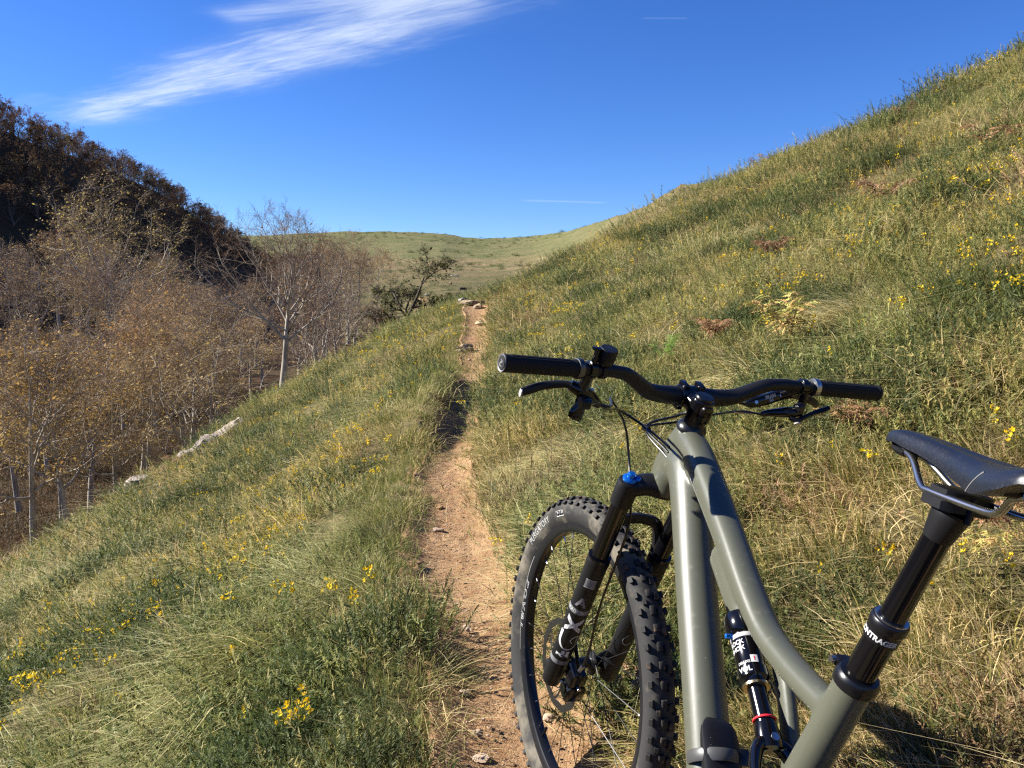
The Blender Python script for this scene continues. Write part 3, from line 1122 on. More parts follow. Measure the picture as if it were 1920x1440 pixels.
def bark_mat(name, c1, c2, sc=9, vary=False):
    m, t = new_mat(name)
    co = t.n('ShaderNodeTexCoord').outputs['Object']
    mp = t.n('ShaderNodeMapping', i={'Vector': co, 'Scale': (1, 1, .35)})
    f = t.noise(mp, sc * .35, 5, .65); f2 = t.noise(mp, sc * 2, 4, .6)
    c = t.mix(t.step(f, .42, .60), c1, c2)
    c = t.mix(t.math('MULTIPLY', t.step(f2, .5, .68), .6), c, tuple(x * .5 for x in c1))
    if vary:
        oi = t.n('ShaderNodeObjectInfo')
        c = t.mix(1.0, c, t.mix(oi.outputs['Random'], (.74, .70, .72), (1.25, 1.15, 1.02)), 'MULTIPLY')
    b = t.n('ShaderNodeBsdfPrincipled', i={'Base Color': c, 'Roughness': .9, 'Specular IOR Level': .15})
    t.n('ShaderNodeOutputMaterial', i={0: b.outputs[0]})
    return m


M_BEECH = bark_mat('beech_bark', (.40, .355, .29), (.25, .21, .165))
M_TWIG = bark_mat('beech_twig', (.39, .31, .20), (.30, .235, .15), vary=True)
M_TWIGD = bark_mat('beech_twig_bare', (.27, .20, .15), (.20, .15, .11), vary=True)
M_OAK = bark_mat('oak_bark', (.085, .07, .052), (.05, .043, .033))
M_OAKT = bark_mat('oak_twig', (.10, .085, .055), (.075, .065, .04))
M_LEAF = blade_mat('tree_leaf', .7, .35, ((1, 1, 1), (1, 1, 1)), True)
ORANGE = ((.40, .235, .085), (.40, .30, .085)); RUST = ((.34, .21, .10), (.32, .235, .085)); GOLD = ((.42, .29, .085), (.44, .37, .10)); GREENY = ((.33, .24, .09), (.30, .28, .085))
TREES = {
    'bare': (make_tree('b', 3, 13, 1.05, 17, .70, .05, .15, .10, 1.0, RUST, 7, 6, r0=.025, th=.70), M_BEECH, M_TWIGD),
    'bare2': (make_tree('b', 11, 12, .95, 12, .74, .12, .17, .07, 1.0, RUST, 7, 6, th=.66), M_BEECH, M_TWIGD),
    'half': (make_tree('b', 17, 11, 1.05, 12, .60, .24, .16, .05, .95, ORANGE, 7, 7, .3, th=.78), M_BEECH, M_TWIG),
    'gold': (make_tree('b', 23, 11, 1.08, 12, .58, .40, .16, .03, 1.0, GOLD, 7, 7, .5, th=.78), M_BEECH, M_TWIG),
    'green': (make_tree('b', 29, 12, 1.2, 13, .45, .38, .16, .04, 1.05, GREENY, 7, 7, .45, th=.64), M_BEECH, M_TWIG),
    'oak': (make_tree('o', 37, 8, 1.05, 9, .30, .85, .26, .06, .95, ((.115, .115, .045), (.10, .11, .042)), 7, 7, .2, .036, .006, .075, dome=False), M_OAK, M_OAKT),
}
FARTREES = [make_tree('f', 41 + k, 11, 1.0, 10, .06, .9, .13, .10, .85, (((.16, .085, .04), (.13, .10, .04)), ((.13, .07, .04), (.12, .085, .04)), ((.15, .11, .045), (.12, .11, .04)))[k], 5, 5, .2, .017, .011, .125, True, th=.72, dome=False) for k in range(3)]  # leaf colours darkened to paint in the hill's shade


def plant(variant, x, y, H, label, group=None, name='beech_tree', yaw=None):
    (tr, cr, lv, H0), mb_, mt_ = TREES[variant]
    z = float(zt(x, y))
    t = empty(name, (x, y, z))
    s = H / H0
    t.scale = (s, s, s)
    t.rotation_euler = (0, 0, random.uniform(0, 6.28) if yaw is None else yaw)
    setp(t, label, 'tree', group)
    for nm, me, mt in (('trunk', tr, mb_), ('crown', cr, mt_), ('leaves', lv, M_LEAF)):
        if not me.materials: me.materials.append(mt)
        o = bpy.data.objects.new(nm, me); COL.objects.link(o); o.parent = t
    return t


def plant_px(variant, px, r, topy, label, group=None, name='beech_tree', yaw=None, hmin=3.):
    d = pix(px, topy); hd = math.hypot(d[0], d[1])
    x, y = d[0] / hd * r, d[1] / hd * r
    H = CAM_H + r * d[2] / hd - float(zt(x, y))
    return plant(variant, x, y, max(H, hmin), label, group, name, yaw)


plant_px('bare', 502, 23.6, 385, 'tall bare grey beech standing alone just below the grassy brow', yaw=.6)
plant_px('bare2', 598, 30, 470, 'bare beech with a low fork, right of the tallest bare beech', yaw=2.0)
plant_px('oak', 722, 50, 468, 'gnarled dark oak with crooked limbs below the path', name='oak_tree', yaw=1.0)
plant_px('oak', 745, 54, 525, 'smaller dark oak close behind the gnarled oak', name='oak_tree', yaw=3.4)
plant_px('green', 205, 84, 325, 'broad tall beech rising against the dark wooded hill', yaw=.4)
plant_px('gold', 108, 27, 610, 'golden-leaved beech with one pale trunk at the lower edge of the wood', yaw=1.1)
plant_px('half', 232, 32, 560, 'thin-trunked orange beech behind the small pale rock slab', yaw=2.2)
plant_px('half', 345, 35, 525, 'orange-topped beech with bare pale stems above the long rock slab', yaw=5.0)
plant_px('bare2', 395, 41, 500, 'leaning bare beech just left of the tallest bare beech', yaw=3.0)
plant_px('gold', 20, 26, 585, 'golden beech at the left edge of the picture', yaw=4.0)
plant_px('half', 600, 105, 432, 'rounded russet tree on the skyline behind the bare beeches', yaw=1.5)
plant_px('green', 648, 118, 430, 'rounded olive tree topping the wood below the far hill', yaw=1.9)
plant_px('half', 698, 108, 462, 'rounded rust-brown tree just above the gnarled oak', yaw=2.9)
GR = 'beeches filling the wooded valley'
LB = 'half-bare autumn beech among the close-set trees of the valley wood'
fill = []; named = []
T_FRONT = ([-160, 0, 100, 200, 260, 330, 400, 480, 560, 620, 700], [615, 605, 600, 590, 560, 525, 545, 590, 580, 575, 590])
T_FAR = ([-160, 0, 110, 310, 350, 400, 480, 540, 580, 640, 690, 720], [425, 418, 410, 462, 500, 515, 512, 485, 455, 446, 462, 480])
LEAN = {'gold': 'golden-leaved', 'half': 'orange-brown', 'bare2': 'nearly leafless grey', 'green': 'olive-leaved', 'bare': 'bare pale-limbed'}
ROWS = {27: 'in the front row', 46: 'in the second row', 50: 'by the brow', 66: 'mid-wood', 96: 'far back in the wood', 140: 'at the very back'}
for r_lo, r_hi, n, px0, px1, tf, jit in ((27, 42, 9, -150, 440, T_FRONT, (0, 60)), (46, 62, 9, -150, 470, T_FRONT, (-30, 30)), (50, 78, 7, 530, 705, T_FRONT, (-62, -10)), (66, 90, 13, -160, 600, T_FAR, (20, 75)),
                                         (96, 132, 15, -160, 670, T_FAR, (0, 32)), (140, 210, 10, 500, 665, T_FAR, (0, 18))):
    for k in range(n):
        for _ in range(30):
            px = px0 + (px1 - px0) * (k + random.uniform(0, 1)) / n
            r = random.uniform(r_lo, r_hi)
            d = pix(px, 540); hd = math.hypot(d[0], d[1]); x, y = d[0] / hd * r, d[1] / hd * r
            if all((x - a) ** 2 + (y - b) ** 2 > (2.6 + r * .02) ** 2 for a, b in fill) and forest(x, y) > .5:
                break
        else:
            continue
        fill.append((x, y))
        top = np.interp(px, *tf) + random.uniform(*jit)
        v = random.choice(['gold', 'gold', 'half', 'half', 'bare2'] if px < 280 and r < 50 else ['bare2', 'bare2', 'bare', 'half', 'half'] if px > 480 else ['half', 'bare2', 'green', 'bare', 'half', 'green'])
        where = 'at the left edge' if px < 70 else 'above the short slab' if px < 250 else 'above the long slab' if px < 420 else 'around the tallest bare beech' if px < 560 else 'left of the oaks'
        named.append((LEAN[v] + ' beech ' + ROWS[r_lo], where, px, plant_px(v, px, r, top, 'beech', GR, hmin=4.5)))
SHORT = {}
for lb, wh, px, t in named:
    SHORT.setdefault((lb, wh), []).append((px, t))
for (lb, wh), L_ in SHORT.items():
    L_.sort(key=lambda q: q[0])
    for k, (px, t) in enumerate(L_):
        o_ = '' if len(L_) == 1 else ('left-hand ' if k == 0 else 'right-hand ') if len(L_) == 2 else ('first ', 'second ', 'third ', 'fourth ', 'fifth ', 'sixth ')[min(k, 5)]
        t['label'] = o_ + lb + ', ' + wh

# brushwood and dead bracken between the trunks
x, y, rr_ = polar_points(4200, 17, 75, -46, -6, .6)
ok = (forest(x, y) > .5) & (z_far(x, y) > z_near(x, y))
x, y, rr_ = x[ok], y[ok], rr_[ok]
scatter('undergrowth', brush, np.column_stack([x, y, z_far(x, y)]), np.tile([0, 0, 1.], (len(x), 1)), rng.uniform(0, 6.28, len(x)), rng.uniform(1.4, 4.2, len(x)) * (.7 + rr_ * .012), rng.uniform(0, 1, len(x)), yaw=3)

# the shaded hill across the valley: every tree its own object
far_me = []
M_HTWIG = bark_mat('hill_twig', (.15, .11, .085), (.11, .08, .06))  # twigs darker than the valley beeches', the hill's shade put into the colour
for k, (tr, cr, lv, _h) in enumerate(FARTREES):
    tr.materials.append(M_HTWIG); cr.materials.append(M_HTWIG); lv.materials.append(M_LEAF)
cnt = 0
slots = []
for _ in range(9000):
    y = random.uniform(125, 470)
    rx = float(np.interp(y, LR_Y, LR_X)); x = rx + random.uniform(-4, 40)
    az = math.degrees(math.atan2(x, y))
    if az < -36.5: continue
    md = 2.4 + .0085 * y
    if any((x - a) ** 2 + (y - b) ** 2 < md * md for a, b in slots): continue
    slots.append((x, y))
    if len(slots) >= 298: break
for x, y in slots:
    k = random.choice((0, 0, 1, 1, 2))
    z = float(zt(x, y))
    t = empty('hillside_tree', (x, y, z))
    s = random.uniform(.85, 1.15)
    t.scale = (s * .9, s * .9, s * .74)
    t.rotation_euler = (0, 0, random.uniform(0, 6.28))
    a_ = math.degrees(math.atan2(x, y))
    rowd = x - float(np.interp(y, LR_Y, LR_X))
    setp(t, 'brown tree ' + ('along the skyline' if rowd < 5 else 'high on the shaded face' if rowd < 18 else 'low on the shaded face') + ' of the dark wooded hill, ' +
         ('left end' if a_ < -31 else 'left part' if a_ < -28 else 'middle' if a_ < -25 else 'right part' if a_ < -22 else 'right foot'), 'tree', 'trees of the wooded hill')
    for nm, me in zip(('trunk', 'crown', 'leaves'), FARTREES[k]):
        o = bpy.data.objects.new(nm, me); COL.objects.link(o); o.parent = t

# low dark bushes dotted over the far grassland
x, y, rr_ = polar_points(2600, 90, 740, -19, 18, 0)
f = fbm(x * .012, y * .012, 181, 3)
ok = (forest(x, y) < .3) & (rng.uniform(0, 1, len(x)) < mapr(f, -.1, .35))
x, y = x[ok], y[ok]
scatter('meadow_shrubs', dkgorse, np.column_stack([x, y, z_far(x, y)]), np.tile([0, 0, 1.], (len(x), 1)), rng.uniform(0, 6.28, len(x)), 3.0 + 9 * rng.uniform(0, 1, len(x)) ** 3, rng.uniform(0, 1, len(x)), yaw=3)

# ------------------------------------------------------------------ rocks and logs
def rock(px, py, size, label, flat=.6, seed=0, stretch=(1, 1, 1), yaw=0, sink=.55, name='rock', mat=None, sub=3, amp=.35, tilt=0.):
    p = hit(px, py)
    me = rock_mesh(name, size, sub, flat, seed, amp)
    me.polygons.foreach_set('use_smooth', [True] * len(me.polygons))
    me.set_sharp_from_angle(angle=R_(32))
    o = link(name, me, mat or M_STONE)
    o.location = (p[0], p[1], p[2] + size * flat * (1 - sink) * stretch[2] * .6)
    o.scale = stretch
    o.rotation_euler = (tilt, 0, yaw)
    setp(o, label, 'rock')
    return o


M_ROCK = pbr('weathered_rock', (.34, .31, .265), .9, noise=(5, (.19, .165, .13), .42, .62), bump=(14, .9, .05))
M_OCHRE = pbr('ochre_rock', (.37, .275, .165), .9, noise=(14, (.22, .145, .085), .42, .62), bump=(28, .9, .02))
rock(874, 657, .115, 'pale rock jutting from the left side of the path, casting a short shadow', .75, 2, (1.25, .8, 1), .2, mat=M_OCHRE)
rock(862, 660, .05, 'small stone against the left of the jutting pale rock', .7, 3, (1.2, 1, 1), mat=M_OCHRE)
rock(903, 607, .12, 'flat cream stone on the right edge of the path', .4, 4, (1, 1.5, 1), .3, mat=M_OCHRE)
rock(884, 572, .20, 'broad ochre rock step where the path meets the skyline', .42, 5, (1.45, .9, 1), .0, mat=M_OCHRE)
rock(869, 567, .14, 'grey rock left of the ochre rock step', .55, 6, (1.1, .8, 1), .3, mat=M_ROCK)
rock(897, 578, .12, 'ochre block right of the rock step on the path', .6, 7, (1, .9, 1), .5, mat=M_OCHRE)
rock(853, 570, .11, 'dark low rock at the far left of the rock step', .6, 8, (1.3, .8, 1), .3, mat=M_ROCK)
rock(900, 535, .40, 'rough boulder perched on the slope above the path end', .62, 9, (1.2, .8, 1), .2, mat=M_OCHRE, amp=.45)
rock(925, 524, .26, 'rubbly stone beyond the perched boulder', .6, 10, (1.3, .8, 1), .1, mat=M_OCHRE, amp=.5)
rock(945, 517, .20, 'last small stone of the row beyond the perched boulder', .6, 11, (1.2, .8, 1), .1, mat=M_OCHRE, amp=.5)
rock(852, 518, 1.6, 'pale flat boulder lying out in the far meadow', .35, 12, (1.4, 1, 1), 0, mat=M_ROCK)
rock(800, 554, .8, 'pale boulder beside the oaks at the edge of the meadow', .5, 13, (1.3, 1, 1), 0, mat=M_ROCK)
for k, (px, py, s, lb) in enumerate(((822, 995, .022, 'small brown stone in the middle of the path'), (826, 952, .018, 'dark flake of stone on the sunny path'), (877, 1180, .016, 'pale chip of stone beside the front wheel path'),
        (903, 1424, .016, 'pale pebble at the bottom of the path'), (895, 1375, .014, 'round pebble low on the path'), (773, 1068, .045, 'clod of earth on the left edge of the path'),
        (868, 1300, .012, 'tiny stone on the shaded path near the wheel'), (1027, 1345, .016, 'cream pebble seen through the front wheel'), (880, 675, .03, 'little stone on the path below the jutting rock'))):
    rock(px, py, s, lb, .6, 20 + k, (1.3, 1, 1), k, name='stone', sub=2, mat=M_STONE if k not in (5, 1) else M_DIRT)


def lower(px, py):
    while True:
        p = hit(px, py)
        if p is not None and math.hypot(p[0], p[1]) < 19: return p + np.array([0, 0, .10])
        py += 3


def slab(pa, pb, wid, label, seed):
    """long flaky rock lying along the brow between two pixels"""
    a, b = (lower(*q) for q in (pa, pb))
    r = np.random.default_rng(seed)
    n = 34
    ring = 14
    rings = []
    for i in range(n):
        t = i / (n - 1)
        c = a * (1 - t) + b * t
        c[2] = zt(c[0], c[1]) + wid * .35
        ta = math.sin(math.pi * min(max(t, .03), .97)) ** .35
        d = nrm(b - a); sd_ = nrm(np.cross(d, [0, 0, 1])); up = np.cross(sd_, d)
        pr = []
        for k in range(ring):
            an = 2 * math.pi * k / ring
            q = .72 + .5 * vnoise(np.array(k * 1.9 + seed), np.array(t * 5.0 + k), seed) + .28 * vnoise(np.array(k * 3.3), np.array(t * 26.0), seed + 2)
            pr.append(c + (sd_ * math.cos(an) * .8 + up * math.sin(an) * .75) * wid * q * ta)
        rings.append(np.array(pr))
    mb = MB(); mb.rings(rings)
    o = mb.build('rock_slab', M_SLAB, ang=25)
    return setp(o, label, 'rock')


def slab_mat():
    m, t = new_mat('flaky_rock')
    co = t.n('ShaderNodeTexCoord').outputs['Object']
    n1 = t.noise(co, 6, 6, .65); n2 = t.noise(co, 22, 5, .65)
    c = t.mix(t.step(n1, .38, .6), (.50, .43, .37), (.36, .29, .24))
    c = t.mix(t.step(n2, .52, .66), c, (.16, .12, .095))
    b = t.n('ShaderNodeBsdfPrincipled', i={'Base Color': c, 'Roughness': .92, 'Specular IOR Level': .15})
    bn = t.n('ShaderNodeBump', i={'Strength': 1.0, 'Distance': .05, 'Height': t.math('ADD', n1, n2)})
    t.put(b.inputs['Normal'], bn.outputs[0])
    t.n('ShaderNodeOutputMaterial', i={0: b.outputs[0]})
    return m


M_SLAB = slab_mat()
slab((338, 872), (452, 798), .27, 'long pale flaky rock slab along the brow above the wood', 3)
slab((236, 926), (280, 905), .19, 'short pale rock slab further down the brow, left of the long one', 5)

# ------------------------------------------------------------------ bracken
def frond_mesh(name, L, cols, r, dry=1.0, pairs=15):
    V, F, C = [], [], []
    k = 12
    t = np.linspace(0, 1, k)
    cx = L * (t * .85); cz = L * (.62 * np.sin(t * 1.9) - .30 * dry * t ** 2.2)
    mid = np.stack([cx, np.zeros(k) + L * .06 * np.sin(t * 3 + r.uniform(0, 6)), cz], 1)
    c0 = np.array(cols[0])
    for i in range(k - 1):
        o = len(V)
        w_ = .0028 * (1 - .7 * t[i])
        V += [mid[i] + [0, w_, 0], mid[i] - [0, w_, 0], mid[i + 1] - [0, w_ * .9, 0], mid[i + 1] + [0, w_ * .9, 0]]
        F.append([o, o + 1, o + 2, o + 3]); C += [c0 * .7] * 4
    for j in range(pairs):
        s = .18 + .80 * j / pairs
        p = np.array([np.interp(s, t, mid[:, q]) for q in range(3)])
        ln = L * .36 * (1 - s) ** .75 * min(1, s * 4) + L * .02
        for sg in (-1, 1):
            col = np.array(cols[r.integers(len(cols))]) * r.uniform(.75, 1.25)
            d = nrm([.42 + r.normal(0, .12), sg, -.18 * dry + r.normal(0, .28 * dry)])
            m_ = 6
            pr = []
            for q in range(m_ + 1):
                u_ = q / m_
                pr.append(p + d * ln * u_ + np.array([0, 0, -.22 * dry * ln * u_ * u_]) + r.normal(0, .012 * dry * ln, 3))
            ax = nrm(np.cross(d, [r.normal(0, .3 * dry), r.normal(0, .3 * dry), 1]))
            for q in range(m_):      # little lobes either side of the rib
                w_ = ln * .17 * (1 - q / m_) + .002
                for s2 in (-1, 1):
                    o = len(V)
                    V += [pr[q], pr[q] + ax * s2 * w_ + d * w_ * .55 + [0, 0, r.normal(0, .3 * dry) * w_], pr[q + 1]]
                    F.append([o, o + 1, o + 2, o + 2]); C += [col] * 3
    F3 = [f if f[2] != f[3] else f[:3] for f in F]
    me = bpy.data.meshes.new(name)
    me.from_pydata([list(v) for v in V], [], F3)
    me.update()
    vattr(me, 'col', np.column_stack([np.array(C), np.ones(len(C))]))
    me.materials.append(M_FROND)
    return me


M_FROND = blade_mat('bracken_frond', .75, .30, ((1, 1, 1), (1, 1, 1)))
FRC = {'rust': [(.36, .195, .095), (.28, .145, .07), (.42, .26, .14)], 'yellow': [(.50, .36, .12), (.44, .27, .10), (.40, .38, .10)], 'green': [(.17, .30, .055), (.22, .34, .07)],
       'tan': [(.52, .35, .20), (.44, .28, .16)], 'brown': [(.30, .17, .095), (.24, .13, .07), (.38, .24, .14)]}
fr = np.random.default_rng(5)
FROND = {k: [frond_mesh('frond', 1.0, FRC[k], fr, .25 if k == 'green' else 1.0) for _ in range(2)] for k in FRC}


def fern(px, py, size_px, kind, n, label, spread=6.28, yaw0=0., tilt=.2):
    p = hit(px, py)
    while p is None:
        py += 6
        p = hit(px, py)
    dist = np.linalg.norm(p - np.array([0, 0, CAM_H]))
    L = 1.25 * size_px * dist / 1442
    t = empty('bracken_fern', tuple(p + np.array([0, 0, .06])))
    setp(t, label, 'fern')
    for k in range(n):
        a = yaw0 + spread * (k + random.uniform(-.3, .3)) / n
        o = bpy.data.objects.new('frond', FROND[kind][k % 2])
        COL.objects.link(o); o.parent = t
        s = L * random.uniform(.75, 1.1)
        o.scale = (s, s, s)
        o.rotation_euler = (random.uniform(-.35, .35), random.uniform(-.35, .05) + tilt * .2, a)
        o.location = (random.uniform(-.1, .1) * L, random.uniform(-.1, .1) * L, .03)
    return t


fern(1600, 848, 62, 'rust', 15, 'curled rust-brown bracken between the right grip and the saddle')
fern(1560, 830, 48, 'yellow', 4, 'small yellowing bracken left of the rust-brown one by the saddle')
fern(1472, 668, 95, 'yellow', 7, 'tall yellow and brown bracken on the slope above the handlebar', tilt=-1)
fern(1335, 660, 50, 'rust', 11, 'dry orange bracken above the middle of the handlebar')
fern(1448, 497, 48, 'brown', 12, 'flattened brown bracken high on the right slope')
fern(1850, 1050, 80, 'rust', 14, 'large withered bracken beside the seat post')
fern(1845, 1105, 60, 'yellow', 6, 'yellow-green bracken below the large withered one')
fern(1665, 395, 55, 'brown', 6, 'brown bracken clump halfway up the right slope')
fern(1858, 298, 55, 'rust', 6, 'rust bracken near the upper right corner of the slope')
fern(1250, 700, 46, 'green', 5, 'fresh green fern behind the handlebar stem', tilt=-1)
fern(793, 592, 34, 'tan', 7, 'dry tan bracken standing on the brow next to the oak', tilt=-2)
fern(1425, 310, 34, 'brown', 5, 'small brown bracken just under the skyline')
fern(1180, 1350, 60, 'brown', 4, 'dead brown bracken low down behind the front tyre')
fern(330, 880, 26, 'rust', 5, 'little rusty bracken below the long rock slab')
fern(300, 905, 24, 'tan', 5, 'pale dry bracken between the two rock slabs')
fern(175, 955, 22, 'rust', 5, 'rusty bracken at the brow in front of the golden beech')
fern(1700, 225, 26, 'brown', 4, 'dark bracken tuft on the skyline of the right slope')

# ------------------------------------------------------------------ large grass tussocks that stand out of the turf
def big_tussock(name, pal, n, L, comb):
    V, F, C = blades(n, .20, L, (.003, .006), 1.15, .55, comb, pal, 3)
    me = mesh_np(name, V, F)
    vattr(me, 'col', C)
    me.materials.append(M_BLADE1)
    return me


M_BLADE1 = blade_mat('tussock_blade', .6, .38, ((1.05, 1.03, .9), (1, 1, 1)))
BT = {'pale': [big_tussock('tussock', [STRAW + (1.2,), PALE + (1.2,), OLIVE + (1.0,)], 420, (.16, .34), .95) for _ in range(2)],
      'green': [big_tussock('tussock', [GREEN + (1.3,), OLIVE + (1.2,), BLUEG + (.6,), STRAW + (.4,)], 420, (.16, .34), .85) for _ in range(2)]}
for px, py, kind, sc_, lb in ((1400, 705, 'pale', 1.15, 'pale combed grass tussock right behind the middle of the handlebar'), (1590, 585, 'pale', 1.0, 'buff tussock with yellow gorse just right of it'),
        (1760, 640, 'green', 1.25, 'long swept green tussock on the right slope above the saddle'), (1900, 540, 'green', 1.2, 'green tussock cut by the right edge of the picture'),
        (300, 1150, 'green', .9, 'grey-green tussock on the left bank beside a patch of gorse flowers'), (470, 1235, 'green', .95, 'broad-bladed green tussock low on the left bank'),
        (1085, 850, 'pale', .85, 'straw-coloured tussock below the left brake lever'), (990, 740, 'pale', .9, 'pale tussock under the left grip'), (700, 1010, 'green', .6, 'small fresh green tussock on the left edge of the path'),
        (715, 965, 'green', .55, 'small green tussock behind the one on the path edge'), (820, 1260, 'green', .5, 'dark green tuft by the path near the front wheel'), (1230, 790, 'pale', .7, 'dry tussock between the cables and the left lever'),
        (1560, 720, 'green', .8, 'green tussock behind the right grip'), (1180, 600, 'green', 1.1, 'green tussock up the slope from the bell'), (1640, 800, 'pale', .7, 'straw tussock between the right lever and the saddle nose')):
    p = hit(px, py)
    N_ = normals(np.array([p[0]]), np.array([p[1]]))[0]
    o = bpy.data.objects.new('grass_tussock', random.choice(BT[kind])); COL.objects.link(o)
    o.location = tuple(p - np.array([0, 0, .02]))
    o.scale = (sc_, sc_, sc_)
    a = math.atan2(N_[1], N_[0]) + random.uniform(-.5, .5)
    zq = Vector(N_ * .6 + np.array([0, 0, .4])).normalized(); xq = Vector((math.cos(a), math.sin(a), 0)); xq = (xq - zq * xq.dot(zq)).normalized(); yq = zq.cross(xq)
    o.rotation_euler = Matrix((xq, yq, zq)).transposed().to_euler()
    setp(o, lb, 'grass tussock')

# ------------------------------------------------------------------ gorse in flower
FLC = [(-.0, 0)]
def flower_mesh(name, r, n=4):
    V, F, C = [], [], []
    for k in range(n):
        c = np.array([r.normal(0, .013), r.normal(0, .013), .085 + r.uniform(-.02, .028)])
        col = np.array(((.80, .57, .014), (.84, .65, .03), (.76, .49, .012))[r.integers(3)]) * r.uniform(.85, 1.08)
        ax = nrm(r.normal(0, 1, 3) + np.array([0, 0, .9]))
        e1 = nrm(np.cross(ax, [1, .2, .1])); e2 = np.cross(ax, e1)
        for q in range(5):
            a = 2 * math.pi * q / 5 + r.uniform(-.3, .3)
            o_ = e1 * math.cos(a) + e2 * math.sin(a); s_ = np.cross(ax, o_)
            l = .0125 * r.uniform(.8, 1.25)
            o = len(V)
            V += [c, c + o_ * l * .6 + s_ * l * .38 + ax * l * .35, c + o_ * l + ax * l * .75, c + o_ * l * .6 - s_ * l * .38 + ax * l * .35]
            F.append([o, o + 1, o + 2, o + 3]); C += [col] * 4
        b = np.array([c[0] * .3, c[1] * .3, -.03]); o = len(V)       # stalk
        V += [b + [.0014, 0, 0], b - [.0014, 0, 0], c - [.0008, 0, 0], c + [.0008, 0, 0]]
        F.append([o, o + 1, o + 2, o + 3]); C += [np.array((.12, .15, .05))] * 4
    me = mesh_np(name, np.array(V), np.array(F))
    vattr(me, 'col', np.column_stack([np.array(C), np.ones(len(C))]))
    me.materials.append(M_PETAL)
    return me


M_PETAL = blade_mat('gorse_petal', .6, .35, ((1, 1, 1), (1, 1, 1)))
FL = [flower_mesh('gorse_flower', fr, n_) for n_ in (3, 4, 5, 7)]
SPOTS = '''160 1135 6 190 1125 3 110 1160 3 95 1205 3 130 1190 3 60 1260 4 40 1290 4 20 1310 2 375 1065 3 380 945 3 395 985 2 365 1100 2 520 1155 2 532 1140 2
570 1380 4 555 1392 3 430 1165 1 640 1175 2 690 1130 2 662 1170 1 615 1135 2 205 1275 1 225 1340 1 185 1265 1 15 1395 1 45 1365 1 450 1395 1 440 1275 1 510 1000 1
515 915 2 480 900 2 600 880 2 620 860 3 540 850 2 470 850 3 700 660 6 680 690 8 720 650 4 640 740 5 780 650 4 800 630 5 750 690 4 620 770 3 560 800 3 590 830 3
830 600 3 840 640 3 860 780 1 700 780 3 740 770 2 680 850 2 650 830 3 1085 655 5 1110 680 3 1050 690 3 1015 650 3 970 770 3 940 790 2 990 700 2 1060 590 4
1110 490 4 1190 490 3 1180 500 2 1330 440 3 1410 380 2 1350 600 1 1390 635 2 1440 770 1 1460 905 1 1560 885 1 1625 905 1 1850 830 1 1905 870 1 1680 595 3
1560 700 1 1740 410 2 1870 250 2 1880 400 2 1900 415 2 1790 480 2 1805 500 2 1830 505 2 1595 490 2 1660 480 1 1500 545 3 1520 555 2 1430 590 2 1490 590 2
1510 640 2 1420 660 2 1535 1120 1 1640 1075 1 1655 1080 1 1720 1135 1 1800 1085 1 1890 1105 1 1280 845 1 1195 840 2 1160 870 1 1150 810 2 1100 780 1
1060 1020 2 1050 1060 2 930 1050 1 1700 270 1 1585 300 1 1500 330 1 1855 130 2 1890 125 2 990 1010 1 1240 620 2 1290 560 2 1200 560 3 1140 560 3 1000 600 3 1620 640 1'''.split()
nfl = 0
ZONES = ((160, 1135, 'at the left edge of the left bank'), (60, 1280, 'in the lower left corner'), (390, 960, 'below the pale rock slabs'), (400, 1150, 'around the grey-green tussock on the left bank'), (540, 1150, 'in the middle of the left bank'),
         (560, 1385, 'near the bottom of the left bank'), (660, 1160, 'left of the path near the front wheel'), (500, 900, 'on the brow right of the long slab'), (610, 860, 'left of the sunken part of the path'), (690, 675, 'along the brow below the oaks'), (640, 745, 'on the upper left bank'),
         (790, 640, 'left of the path end'), (740, 770, 'beside the shaded dip in the path'), (1085, 660, 'above the left grip'), (970, 775, 'under the left grip'), (1150, 550, 'right of the path end on the slope'), (1190, 495, 'low under the far hill'), (1330, 440, 'halfway up towards the skyline'),
         (1410, 380, 'just under the middle of the skyline'), (1500, 560, 'round the tall yellow bracken'), (1430, 650, 'below the tall yellow bracken'), (1680, 595, 'by the buff tussock'), (1810, 490, 'high on the right slope'), (1880, 400, 'near the right edge below the skyline'), (1870, 240, 'in the upper right corner'),
         (1740, 410, 'beside the brown bracken up the slope'), (1460, 880, 'between the frame and the saddle'), (1600, 890, 'left of the saddle'), (1880, 850, 'above the saddle'), (1650, 1085, 'beside the seat post'), (1820, 1110, 'right of the seat post'), (1190, 850, 'below the left brake lever'), (1060, 1040, 'inside the front wheel'),
         (1535, 1115, 'right of the top tube'), (1640, 380, 'under the right part of the skyline'))
for k in range(0, len(SPOTS), 3):
    px, py, n = float(SPOTS[k]), float(SPOTS[k + 1]), int(SPOTS[k + 2])
    for j in range(n):
        p = hit(px + (random.gauss(0, 13) if n > 1 else 0), py + (random.gauss(0, 10) if n > 1 else 0))
        if p is None or p[1] > 60: continue
        o = bpy.data.objects.new('gorse_flower', random.choice(FL))
        COL.objects.link(o)
        s = random.uniform(.52, .80) * (1 + .045 * math.hypot(p[0], p[1]))
        o.location = (p[0], p[1], p[2] + .02 + .004 * math.hypot(p[0], p[1]))
        o.scale = (s, s, s)
        o.rotation_euler = (random.uniform(-.3, .3), random.uniform(-.3, .3), random.uniform(0, 6.28))
        setp(o, 'small cluster of yellow gorse flowers ' + min(ZONES, key=lambda q: (q[0] - px) ** 2 + (q[1] - py) ** 2)[2], 'flower', 'yellow gorse flowers on the hillside')
        nfl += 1
